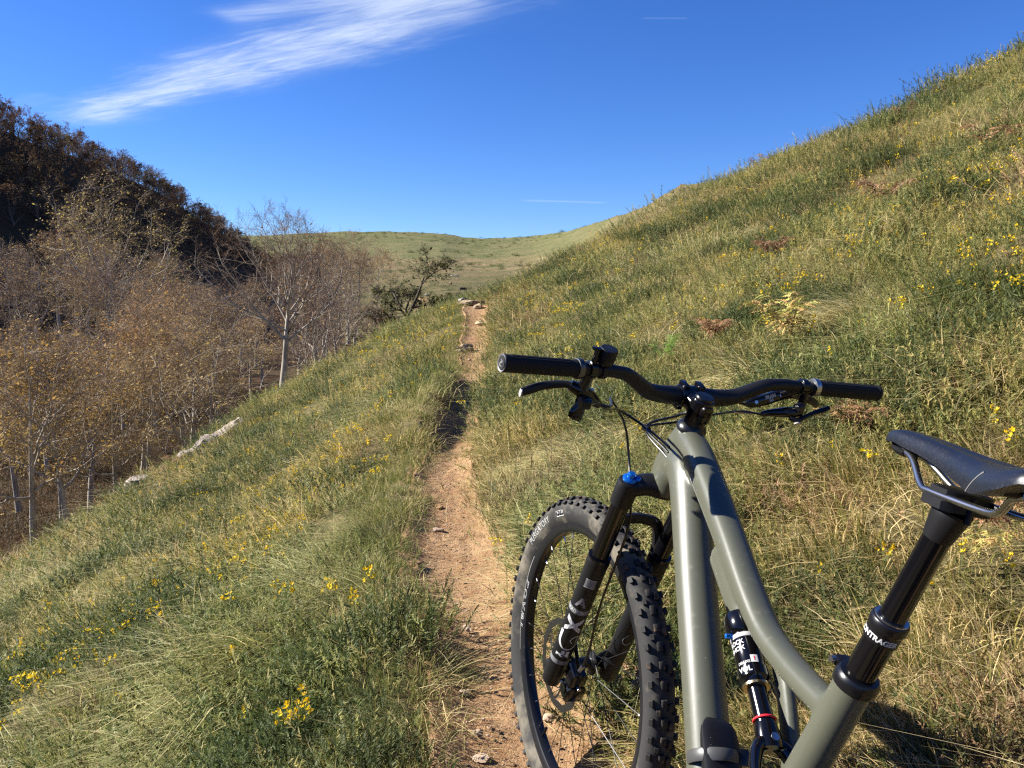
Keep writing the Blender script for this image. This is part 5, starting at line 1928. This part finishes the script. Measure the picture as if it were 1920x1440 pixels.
ysb = np.concatenate([np.linspace(-.388, -.20, 6), np.linspace(-.185, .185, 40), np.linspace(.20, .388, 6)])
mb = MB()
mb.tube([bar(y) for y in ysb], [float(np.interp(abs(y), [0, .045, .10, .17, .4], [.0170, .0170, .0145, .0113, .0110])) for y in ysb], 20, ref=UP)
mb.xf(st); hbar = bk(mb, 'handlebar', M_MATT)
for sg in (1, -1):
    mb = MB()
    yg = np.linspace(.253, .386, 48)
    pts = [bar(sg * y) for y in yg]
    # ribbed rubber: fine raised pattern
    n = 40
    rings = []
    T = nrm(pts[-1] - pts[0])
    e1 = nrm(np.cross(T, UP)); e2 = np.cross(T, e1)
    for k, p in enumerate(pts):
        a = np.arange(n) * 2 * np.pi / n
        pat = .0007 * (np.cos(a * 10 + k * 1.05) * np.cos(a * 10 - k * 1.05) > 0) if 4 < k < 44 else 0
        r = .0143 + pat + (.0012 if k in (0, 1, 46, 47) else 0)
        rings.append(p + np.outer(np.cos(a) * r, e1) + np.outer(np.sin(a) * r, e2))
    mb.rings(rings); mb.xf(st)
    g = bk(mb, 'grip', M_RUBB, ang=30)
    mb = MB(); T = T
    mb.lathe([(.0, .0032), (.0112, .0030), (.0120, .0018), (.0142, .0024), (.0152, .0012), (.0154, -.004), (.014, -.005)], pts[-1] + T * .0005, T, 30)
    mb.xf(st); ec = mb.build('end_cap', M_RUBB, g)
    mb = MB(); mb.lathe([(.0122, .0018), (.0142, .0028), (.0149, .0020), (.0151, .0005)], pts[-1] + T * .0006, T, 30, cap=False); mb.xf(st); mb.build('end_ring', M_GREY, g)
    V2, F2 = band([(-.005, .004), (.003, .005), (.001, -.001), (-.003, -.004), (.004, -.005)], [.0006, .0014, .0016, .0012, .0006])
    mb = MB(); mb.add([pts[-1] + T * .0040 + e1 * a_ + e2 * b_ for a_, b_ in V2], F2); mb.xf(st); mb.build('end_emblem', M_GREY, g, False)
    mb = MB(); p = bar(sg * .2475)
    mb.lathe([(.0140, -.0055), (.0172, -.0050), (.0176, .0), (.0172, .0050), (.0140, .0055)], p, T, 26)
    mb.xf(st); mb.build('lock_ring', M_DARKM if sg > 0 else M_STEEL, g)


def clampring(mb, y, w_=.006, r=.0150):
    p = bar(y); T = nrm(bar(y + .01) - bar(y - .01))
    mb.lathe([(r - .003, -w_), (r, -w_ * .8), (r, w_ * .8), (r - .003, w_)], p, T, 20)


DN = nrm(-UP * .55 + FW * .60)     # levers point forward and down
# left brake: clamp, master cylinder lying along the bar, lever blade
mb = MB()
clampring(mb, .222, .0075)
XD = np.cross(LAT, DN)
def tob(pts): return [np.array(p, float) for p in pts]
lbp = tob([(.486, .182, .643), (.478, .203, .655), (.471, .224, .665), (.474, .246, .6745)])
mb.tube([bar(.222) - UP * .006, lbp[2]], [(.010, .009), (.011, .010)], 12)
mb.tube(lbp, [(.0080, .0085), (.0125, .0130), (.0120, .0125), (.0075, .0095)], 14, smooth=16)
mb.xf(st); bl = bk(mb, 'brake_lever', M_GLOSS)
mb = MB()
mb.tube(tob([(.472, .236, .673), (.482, .256, .674), (.494, .285, .668), (.495, .306, .661), (.498, .323, .6535)]),
        [(.0062, .0058), (.0050, .0066), (.0050, .0074), (.0052, .0080), (.0048, .0074)], 12, smooth=24, pw=3)
mb.xf(st); mb.build('lever_blade', M_MATT, bl)
mb = MB(); mb.box((.4985, .3245, .6528), LAT * .0013, FW * .0046, UP * .0070, .25); mb.xf(st); mb.build('lever_tip', M_LGREY, bl)
for q in ((.4655, .2235, .678), (.473, .205, .668)):
    mb = MB(); mb.lathe([(.0, .0), (.0036, .0), (.0036, .003), (.002, .003)], q, -FW * .7 + UP * .7, 12); mb.xf(st); mb.build('bolt', M_STEEL, bl)
# seat-post remote under the left side
mb = MB()
r0 = np.array([.462, .222, .648])
mb.box(r0, LAT * .012, FW * .012, UP * .010, .3)
mb.tube([r0 - UP * .004 + LAT * .004, r0 - UP * .020 + LAT * .010 - FW * .006, r0 - UP * .030 + LAT * .014 - FW * .008], [(.010, .006), (.014, .006), (.012, .004)], 12, smooth=10)
mb.tube([r0 + FW * .004 - LAT * .006, r0 + FW * .010 - LAT * .030 - UP * .006], [.0055, .0035], 8)
mb.xf(st); rem = bk(mb, 'seat_post_remote', M_GLOSS)
# small round bell standing on the bar
mb = MB(); clampring(mb, .200, .006, .0145)
bb_ = bar(.200) + UP * .014
mb.lathe([(.010, 0), (.0145, .001), (.0150, .010), (.0158, .011), (.0158, .026), (.0146, .0285), (.0, .029)], bb_, UP, 22)
mb.xf(st); bell = bk(mb, 'bell', M_MATT)
mb = MB(); mb.tube([bar(.221) + UP * .012, bar(.221) + UP * .038], [.0055, .0050], 10); mb.box(bar(.2235) + UP * .040, LAT * .008, FW * .005, UP * .0022, .3)
mb.xf(st); mb.build('bell_striker', M_GLOSS, bell)

# right brake and shifter
mb = MB()
clampring(mb, -.222, .0070, .0152)
rbp = tob([(.489, -.132, .6600), (.488, -.145, .6645), (.484, -.172, .6735), (.479, -.196, .6830), (.468, -.216, .6880)])
mb.tube([bar(-.220) - UP * .004, rbp[3]], [(.010, .009), (.010, .010)], 12)
mb.tube(rbp, [(.0052, .0055), (.0092, .0100), (.0102, .0108), (.0096, .0104), (.0065, .008)], 14, smooth=20, pw=2.8)
mb.xf(st); br = bk(mb, 'brake_lever', M_GLOSS)
mb = MB()
mb.tube(tob([(.480, -.205, .684), (.500, -.235, .684), (.516, -.275, .680), (.522, -.315, .672), (.530, -.335, .664)]), [(.0058, .006), (.0050, .0068), (.0050, .0074), (.0050, .0076), (.0046, .007)], 12, smooth=18, pw=3)
mb.xf(st); mb.build('lever_blade', M_MATT, br)
BD = nrm(rbp[3] - rbp[1]); cam_side = nrm(-FW * .78 + UP * .62 + LAT * .1); cam_side = nrm(cam_side - BD * np.dot(cam_side, BD)); BU = np.cross(BD, cam_side)
if BU[2] < 0: BU = -BU
def on_body(x, y): return rbp[2] + BD * (x + .004) + BU * y + cam_side * .0108
V2, F2 = text_geo('SRAM', .0085, .0004, .1)
wrap('brake_lettering', V2, F2, lambda x, y: on_body(x, y + .0030), M_WHITE, br)
V2, F2 = text_geo('G2', .0070, .0004)
wrap('brake_lettering', V2, F2, lambda x, y: on_body(x, y - .0040), M_LGREY, br)
for dy in (-.026, .026):
    mb = MB(); mb.lathe([(.0, 0), (.0034, 0), (.0034, .0016), (.002, .0016)], rbp[2] + BD * dy + cam_side * .0098, cam_side, 10); mb.xf(st); mb.build('bolt', M_STEEL, br)
mb = MB()
s0 = np.array([.462, -.213, .654])
mb.tube(tob([(.486, -.166, .6435), (.482, -.178, .647), (.472, -.195, .651), s0, (.458, -.232, .656)]), [(.0042, .0046), (.0070, .0065), (.0120, .0085), (.0150, .0105), (.0110, .0085)], 14, smooth=18, pw=2.6)
mb.tube([bar(-.234) - UP * .004, (.458, -.230, .658)], [(.0075, .0075), (.0085, .0085)], 12)
mb.xf(st); sh = bk(mb, 'shifter', M_GLOSS)
mb = MB()
mb.tube(tob([(.452, -.205, .6445), (.446, -.218, .6415), (.446, -.238, .650), (.444, -.256, .6585), (.441, -.270, .665), (.438, -.281, .6705)]), [(.0052, .0044), (.0062, .0050), (.0050, .0042), (.0055, .0040), (.0095, .0042), (.0075, .0038)], 12, smooth=24)
mb.xf(st); mb.build('shift_paddle', M_MATT, sh)
mb = MB(); mb.lathe([(.0, .0), (.0062, 0), (.0062, .002), (.0, .0025)], np.array([.446, -.216, .6385]) - FW * .004, nrm(-UP * .6 - FW * .8), 14); mb.xf(st); mb.build('bolt', M_LGREY, sh)
mb = MB(); mb.tube(tob([(.448, -.214, .664), (.448, -.226, .668)]), [.009, .009], 12); mb.xf(st); mb.build('clamp_band', M_BLACK, sh)


# ---- cables
def cable(pts, r=.0025, name='cable', mat=None, n=26):
    mb = MB(); mb.tube(pts, r, 8, smooth=n)
    return bk(mb, name, mat or M_BLACK)


J = np.array([.560, .050, .588])           # where the hoses are tied together in front of the head tube
ent = [np.array([.476, .028, .570 - .010 * k]) for k in range(3)]
lb = st(lbp[0]); lr = st(r0 + FW * .010 - LAT * .030 - UP * .006)
rb = st(rbp[0]); rs = st((.486, -.166, .6435))
cable([lb, lb + st(HTB - LAT * .03) - st(HTB) + np.array([.01, 0, -.004]), np.array([.585, .125, .628]), np.array([.590, .085, .585]), np.array([.588, .062, .520]), st(F_(-.03, .035, .050)), st(F_(-.10, .000, .046)), st(F_(-.30, -.010, .046)), st(F_(-.40, -.030, .044)), st(cp + UP * .052 - LAT * .003)], .0025, 'brake_hose')
cable([lr, lr + np.array([.03, -.03, -.010]), np.array([.578, .105, .610]), J, ent[0]], .0025)
cable([rb, rb + np.array([.012, .05, -.004]), np.array([.590, -.020, .622]), J + np.array([0, 0, .003]), ent[1]], .0025, 'brake_hose')
cable([rs, rs + np.array([.010, .05, -.006]), np.array([.585, -.015, .608]), J + np.array([.003, 0, -.003]), ent[2]], .0022)
mb = MB(); mb.tube([rs + np.array([.003, .015, -.002]), rs + np.array([.010, .05, -.006])], .0029, 8); bk(mb, 'cable_end', M_STEEL)
mb = MB(); mb.tube([J + np.array([.006, .003, 0]), J - np.array([.006, .003, .002])], .0062, 10); bk(mb, 'cable_tie', M_MATT)

# ---- seat post and saddle
SB = np.array([-.135, 0, .4422]); SD = nrm(np.array([-.0743, 0, .2104]))
mb = MB()
mb.tube([SB - SD * .05, SB + SD * .078], .0160, 24)
post = bk(mb, 'seat_post', M_GLOSS)
mb = MB(); mb.tube([SB + SD * .07, SB + SD * .212], .0134, 24); mb.build('inner_post', M_GLOSS, post)
mb = MB(); mb.lathe([(.0160, .052), (.0178, .053), (.0178, .066), (.0186, .067), (.0194, .070), (.0194, .078), (.0180, .080), (.0150, .081)], SB, SD, 28); mb.build('post_collar', M_BLACK, post)
mb = MB(); mb.lathe([(.0136, .0812), (.0170, .0815), (.0172, .0800)], SB, SD, 28, cap=False); mb.build('post_seal', M_STEEL, post)
e1_ = nrm(np.cross(SD, LAT))
def on_post(a0, th0, r):
    def fn(x, y):
        th = th0 + x / r
        return SB + SD * (a0 + y) + (-e1_ * math.cos(th) * np.sign(e1_[0] if abs(e1_[0]) > .1 else 1) + LAT * math.sin(th)) * r
    return fn
V2, F2 = text_geo('BONTRAGER', .0082, .0003, 0, 1.0)
# faces the rider's left and back
def on_post2(x, y):
    back = -np.array([1., 0, 0]); back = nrm(back - SD * np.dot(back, SD))
    th = R_(58) - x / .0181
    return SB + SD * (.0595 + y) + (back * math.cos(th) + LAT * math.sin(th)) * .0181
wrap('post_lettering', V2, F2, on_post2, M_WHITE, post, steer=False)
mb = MB()
mb.lathe([(.0206, -.014), (.0232, -.013), (.0236, -.006), (.0225, .0), (.0205, .0025), (.0165, .003)], SB, SD, 28)
fwd_ = nrm(np.array([1., 0, 0]) - SD * np.dot([1., 0, 0], SD))
mb.box(SB - SD * .005 + fwd_ * .024 + LAT * .004, fwd_ * .006, LAT * .010, SD * .006, .3)
sc_ = bk(mb, 'seat_clamp', M_BLACK)
mb = MB(); mb.lathe([(.0, 0), (.0042, 0), (.0042, .005), (.0, .005)], SB - SD * .005 + fwd_ * .026 + LAT * .014, LAT, 10); mb.build('bolt', M_STEEL, sc_)
mb = MB(); mb.tube([SB - SD * .013 + fwd_ * .0225, SB - SD * .026 + fwd_ * .022, SB - SD * .028 + fwd_ * .0215], [.0012, .0010, .0008], 6); mb.build('clamp_slot', M_MATT, sc_)
# head clamp
PT = SB + SD * .212
mb = MB()
mb.tube([PT - SD * .03, PT - SD * .004, PT + SD * .004], [(.0138, .0138), (.0165, .019), (.016, .021)], 18, smooth=8)
mb.box(PT + SD * .008, np.array([.019, 0, .001]), LAT * .027, np.array([0, 0, .006]), .3)
mb.box(PT + SD * .020, np.array([.016, 0, .001]), LAT * .025, np.array([0, 0, .005]), .3)
mb.tube([PT + np.array([.022, 0, -.006]), PT + np.array([.022, 0, .018])], .003, 8)
mb.tube([PT + np.array([-.022, 0, -.006]), PT + np.array([-.022, 0, .018])], .003, 8)
mb.build('saddle_clamp', M_MATT, post)
# saddle: lofted shell from nose to tail
NX, NZ = -.096, .7055
LEN = .272
def half_w(s): return float(np.interp(s, [0, .02, .06, .15, .30, .45, .60, .72, .82, .92, 1.0], [.006, .0135, .0170, .0195, .0225, .0285, .0420, .0570, .0665, .0690, .0560]))
def top_z(s): return float(np.interp(s, [0, .03, .10, .25, .45, .65, .80, .92, 1.0], [-.008, -.001, .002, .0005, -.004, -.006, -.002, .004, .002]))
def drop(s): return float(np.interp(s, [0, .05, .15, .35, .55, .70, .85, 1.0], [.009, .014, .017, .020, .026, .030, .023, .012]))
rings = []
ns = 40
for k in range(ns):
    s = k / (ns - 1)
    w_ = half_w(s); z0 = top_z(s); dp = drop(s)
    prof = []
    m_ = 26
    for q in range(m_ + 1):          # across the top, right to left
        u_ = -1 + 2 * q / m_
        yy_ = w_ * math.copysign(abs(math.sin(u_ * math.pi / 2)) ** .9, u_) if q not in (0, m_) else w_ * math.copysign(1, u_)
        cv = abs(u_) ** 3.2 * dp
        gv = -.0035 * math.exp(-(u_ / .22) ** 2) * float(np.interp(s, [0, .2, .4, .85, 1], [0, 0, 1, 1, .3]))
        prof.append((yy_, z0 - cv + gv))
    for q in range(1, 8):            # underside
        u_ = 1 - 2 * q / 8
        prof.append((w_ * .93 * u_, z0 - dp - .002 + .006 * (1 - u_ * u_)))
    rings.append(np.array([(NX - LEN * s, y_, NZ + z_) for y_, z_ in prof]))
mb = MB(); mb.rings(rings)
sad = bk(mb, 'saddle', M_SADDLE, ang=50)
mb = MB(); mb.tube([(NX - .035, 0, NZ - .022), (NX - .018, 0, NZ - .020), (NX - .006, 0, NZ - .014)], [(.012, .005), (.011, .006), (.006, .004)], 10, smooth=8); mb.build('nose_base', M_MATT, sad)
for sg in (1, -1):
    mb = MB()
    y_ = sg * .022
    mb.tube([(NX - .030, sg * .006, NZ - .020), (NX - .052, sg * .010, NZ - .026), (NX - .085, y_ * .9, NZ - .046), (NX - .105, y_, NZ - .0485), (NX - .170, y_, NZ - .0490), (NX - .192, sg * .025, NZ - .045), (NX - .212, sg * .034, NZ - .030), (NX - .232, sg * .040, NZ - .024)], .0036, 10, smooth=40)
    mb.build('saddle_rail', M_STEEL, sad)
mb = MB(); mb.tube([(NX - .215, -.045, NZ - .024), (NX - .240, 0, NZ - .022), (NX - .215, .045, NZ - .024)], [(.009, .005), (.010, .006), (.009, .005)], 10, smooth=12); mb.build('rear_bridge', M_MATT, sad)
for sg in (1,):
    pts = [np.array([NX - LEN * s, sg * half_w(s) * .99, NZ + top_z(s) - drop(s) * .55]) for s in np.linspace(.62, .70, 5)]
    V2, F2 = None, None
    ss_ = np.linspace(-1, -.55, 12)
    Ps = []
    for u_ in np.linspace(1.0, .72, 10):
        s = .655 + (1 - u_) * .25
        Ps.append(np.array([NX - LEN * s, half_w(s) * math.sin(u_ * math.pi / 2) ** .9, NZ + top_z(s) - abs(u_) ** 3.2 * drop(s) + .0004]))
    mb = MB(); mb.tube(Ps, .0007, 6); mb.build('seam', M_GREY, sad)

# ---- rear shock
S0, S1 = np.array([.143, 0, .395]), np.array([.0040, 0, .2960])
SA = nrm(S1 - S0)
mb = MB()
mb.box(S0 - SA * .004, SA * .014, LAT * .013, np.cross(LAT, SA) * .013, .3)
mb.lathe([(.012, .004), (.0215, .006), (.0238, .012), (.0238, .032), (.0215, .036), (.0190, .038), (.0190, .044)], S0, SA, 26)
mb.lathe([(.0190, .040), (.0196, .042), (.0196, .078), (.0192, .079), (.0192, .086), (.0205, .087), (.0205, .100), (.0185, .102), (.0160, .106), (.0160, .110)], S0, SA, 26)
shock = bk(mb, 'rear_shock', M_GLOSS)
mb = MB(); mb.lathe([(.0160, .108), (.0178, .1085), (.0180, .112), (.0130, .1128)], S0, SA, 26); mb.build('shock_collar', M_GOLD, shock)
mb = MB(); mb.tube([S0 + SA * .10, S0 + SA * .166], .0125, 22); mb.build('shock_shaft', M_GLOSS, shock)
mb = MB()
aa = np.arange(27) * 2 * np.pi / 26
n1_ = nrm(np.cross(SA, LAT)); mb.tube([S0 + SA * .1545 + (n1_ * math.cos(a) + LAT * math.sin(a)) * .0136 for a in aa], .0017, 8, cap=False); mb.build('o_ring', M_RED, shock)
mb = MB(); mb.lathe([(.0, 0), (.0035, 0), (.0035, .010), (.0, .011)], S0 + SA * .040 + LAT * .0185, LAT, 10); mb.build('shock_lever', M_BLUE, shock)
mb = MB(); mb.lathe([(.0197, .040), (.0199, .041), (.0199, .0455), (.0197, .046)], S0, SA, 26, cap=False); mb.build('shock_band', M_LGREY, shock)
bk_ = nrm(np.cross(LAT, SA))          # towards the rider / upwards
if bk_[2] < 0: bk_ = -bk_
def on_shock(a0, th0, r):
    def fn(x, y):
        th = th0 - x / r
        return S0 + SA * (a0 - y) + (bk_ * math.cos(th) + LAT * math.sin(th)) * r
    return fn
for txt, a0, th0, sz, bo, mt in (('ROCK', .0535, 1.30, .0088, .0002, M_WHITE), ('SHOX', .0625, 1.30, .0088, .0002, M_WHITE), ('DELUXE', .0835, 1.0, .0050, .0001, M_LGREY), ('VOL', .0935, 1.0, .0100, .0003, M_LGREY)):
    V2, F2 = text_geo(txt, sz, bo)
    wrap('shock_lettering', V2, F2, on_shock(a0, th0, .0209 if txt == 'VOL' else .0200), mt, shock, steer=False)
V2 = np.array([(x, y) for x in np.linspace(-.0048, .0048, 6) for y in (-.0052, .0052)]); F2 = [[2 * k, 2 * k + 2, 2 * k + 3, 2 * k + 1] for k in range(5)]
wrap('shock_label', V2, F2, on_shock(.0800, .25, .0200), M_WHITE, shock, steer=False)
V2, F2 = text_geo('!', .0075, .0003)
wrap('label_mark', V2, F2, on_shock(.0800, .25, .0204), M_RED, shock, steer=False)

# ---- yoke and rear triangle
mb = MB()
mb.tube([S0 + SA * .160, S0 + SA * .176, S0 + SA * .192], [(.014, .014), (.017, .015), (.016, .013)], 16)
Yc = S0 + SA * .182
PIV = np.array([-.105, 0, .258])
for sg in (1, -1):
    mb.tube([Yc + LAT * sg * .004, Yc + SA * .012 + LAT * sg * .020, (-.055, sg * .034, .262), (PIV[0] - .02, sg * .036, PIV[2] - .018)], [(.009, .011), (.0085, .011), (.0075, .012), (.008, .012)], 12, smooth=14)
yoke = bk(mb, 'shock_yoke', M_GLOSS)
mb = MB(); mb.lathe([(.0, 0), (.0052, 0), (.0052, .002), (.0, .0025)], Yc + bk_ * .0145, bk_, 12); mb.build('bolt', M_STEEL, yoke)
DROP = REAR_AX
for sg in (1, -1):
    mb = MB()
    mb.tube([(-.125, sg * .036, .242), (-.20, sg * .052, .205), (-.32, sg * .066, .110), (DROP[0] + .01, sg * .070, DROP[2] + .022)], [(.008, .013), (.0085, .0125), (.008, .011), (.007, .012)], 12, smooth=18)
    bk(mb, 'seat_stay', M_FRAME)
    mb = MB()
    mb.tube([(-.045, sg * .034, .030), (-.14, sg * .048, .022), (-.28, sg * .066, .012), (DROP[0] - .006, sg * .071, DROP[2])], [(.010, .016), (.009, .015), (.008, .011), (.008, .016)], 12, smooth=18)
    bk(mb, 'chain_stay', M_FRAME)

# ---- strap and pad on the down tube
def dtp(t):     # point on the upper side of the down tube, and its frame
    a, b = np.array([.300, 0, .380]), np.array([.035, 0, .070])
    return a * (1 - t) + b * t
DTD = nrm(np.array([.035, 0, .070]) - np.array([.300, 0, .380])); DTN = nrm(np.cross(DTD, LAT));
if DTN[0] > 0: DTN = -DTN          # towards the rider
mb = MB()
mb.tube([dtp(.52) + DTN * .028, dtp(.56) + DTN * .036, dtp(.68) + DTN * .040, dtp(.92) + DTN * .040, dtp(1.0) + DTN * .034], [(.014, .004), (.026, .008), (.029, .012), (.029, .012), (.020, .006)], 16, smooth=18, ref=DTN, pw=3)
pad = bk(mb, 'tube_roll', M_MATT)
mb = MB()
for t in (.645,):
    c = dtp(t)
    for k in range(15):
        pass
    aa = np.linspace(-.1 * np.pi, 1.1 * np.pi, 26)
    rr1 = [c + LAT * math.cos(a) * .0355 + DTN * (.016 + math.sin(a) * .040) for a in aa]
    mb.tube(rr1, [(.0085, .0016)] * 26, 8, ref=DTN, cap=True)
mb.build('strap', M_CARBT, pad)
mb = MB(); mb.box(dtp(.645) + DTN * .046 - LAT * .030, LAT * .009, DTD * .011, DTN * .004, .25); mb.build('strap_buckle', M_BLACK, pad)

# ---- cranks, chain ring, pedals, cassette, chain
mb = MB()
mb.lathe([(.012, -.060), (.016, -.058), (.016, .058), (.012, .060)], (0, 0, 0), LAT, 20)
ca = R_(-97)
for sg, a in ((1, ca + math.pi), (-1, ca)):
    e = np.array([.170 * math.cos(a), sg * .072, .170 * math.sin(a)])
    mb.tube([(0, sg * .060, 0), e * np.array([.5, 1, .5]) + LAT * -sg * .006, e], [(.010, .018), (.008, .014), (.009, .014)], 14, smooth=10, ref=(0, 1, 0))
crank = bk(mb, 'crankset', M_MATT)
mb = MB()
n = 64
a = np.arange(n) * 2 * np.pi / n
Rr = .066 + .0028 * ((np.arange(n) % 2) * 2 - 1)
mb.rings([np.stack([r_ * np.cos(a), np.full(n, y_), r_ * np.sin(a)], 1) for r_, y_ in ((.052 + 0 * Rr, -.047), (Rr, -.047), (Rr, -.050), (.052 + 0 * Rr, -.050), (.052 + 0 * Rr, -.047))], True, False)
for k in range(4):
    t = k * math.pi / 2 + .4
    mb.tube([(0, -.049, 0), (.055 * math.cos(t), -.0485, .055 * math.sin(t))], [(.006, .003)] * 2, 8, ref=(0, 1, 0))
mb.build('chain_ring', M_DARKM, crank)
for sg, a in ((1, ca + math.pi), (-1, ca)):
    e = np.array([.170 * math.cos(a), sg * .080, .170 * math.sin(a)])
    mb = MB()
    mb.tube([e, e + LAT * sg * .105], .0075, 12)
    for q in (1, -1):
        mb.box(e + LAT * sg * .058 + np.array([q * .040, 0, 0]), np.array([.007, 0, 0]), LAT * .048, np.array([0, 0, .008]), .25)
        mb.box(e + LAT * sg * (.058 + q * .046), np.array([.044, 0, 0]), LAT * .006, np.array([0, 0, .007]), .25)
    for px_ in (-.04, .04):
        for py_ in (.020, .058, .096):
            mb.tube([e + LAT * sg * py_ + np.array([px_, 0, -.012]), e + LAT * sg * py_ + np.array([px_, 0, .012])], .002, 5)
    mb.build('pedal', M_BLACK, crank)
mb = MB()
for k in range(10):
    r_ = .022 + .0040 * k + .0004 * k * k
    n = 40
    a = np.arange(n) * 2 * np.pi / n
    Rr = r_ + .0016 * ((np.arange(n) % 2) * 2 - 1)
    y_ = -.058 + .0036 * k
    mb.rings([np.stack([REAR_AX[0] + q_ * np.cos(a), np.full(n, y_ + d_), REAR_AX[2] + q_ * np.sin(a)], 1) for q_, d_ in ((r_ - .006 + 0 * Rr, .0008), (Rr, .0008), (Rr, -.0008), (r_ - .006 + 0 * Rr, -.0008), (r_ - .006 + 0 * Rr, .0008))], True, False)
bk(mb, 'cassette', M_DARKM)
mb = MB()
ye = -.0485
mb.tube([(.0, ye, .066), (-.15, ye, .050), (-.30, ye + .004, .042), (-.432, ye + .006, .048)], [(.003, .0045)] * 4, 8, smooth=14)
mb.tube([(.0, ye, -.066), (-.18, ye, -.095), (-.37, ye, -.120)], [(.003, .0045)] * 3, 8, smooth=10)
mb.tube([(.066 * math.sin(t), ye, .066 * math.cos(t)) for t in np.linspace(0, math.pi, 16)], [(.003, .0045)] * 16, 8)
bk(mb, 'chain', M_DARKM)
mb = MB()
mb.box((-.440, -.066, -.050), (.016, 0, .01), LAT * .010, (.004, 0, -.026), .3)
mb.tube([(-.430, -.052, -.050), (-.400, -.050, -.085), (-.372, -.050, -.118)], [(.006, .012), (.006, .012), (.006, .010)], 10)
for c_ in ((-.415, -.0485, -.072), (-.372, -.0485, -.118)):
    mb.lathe([(.004, -.003), (.015, -.002), (.015, .002), (.004, .003)], c_, LAT, 14)
bk(mb, 'rear_derailleur', M_BLACK)
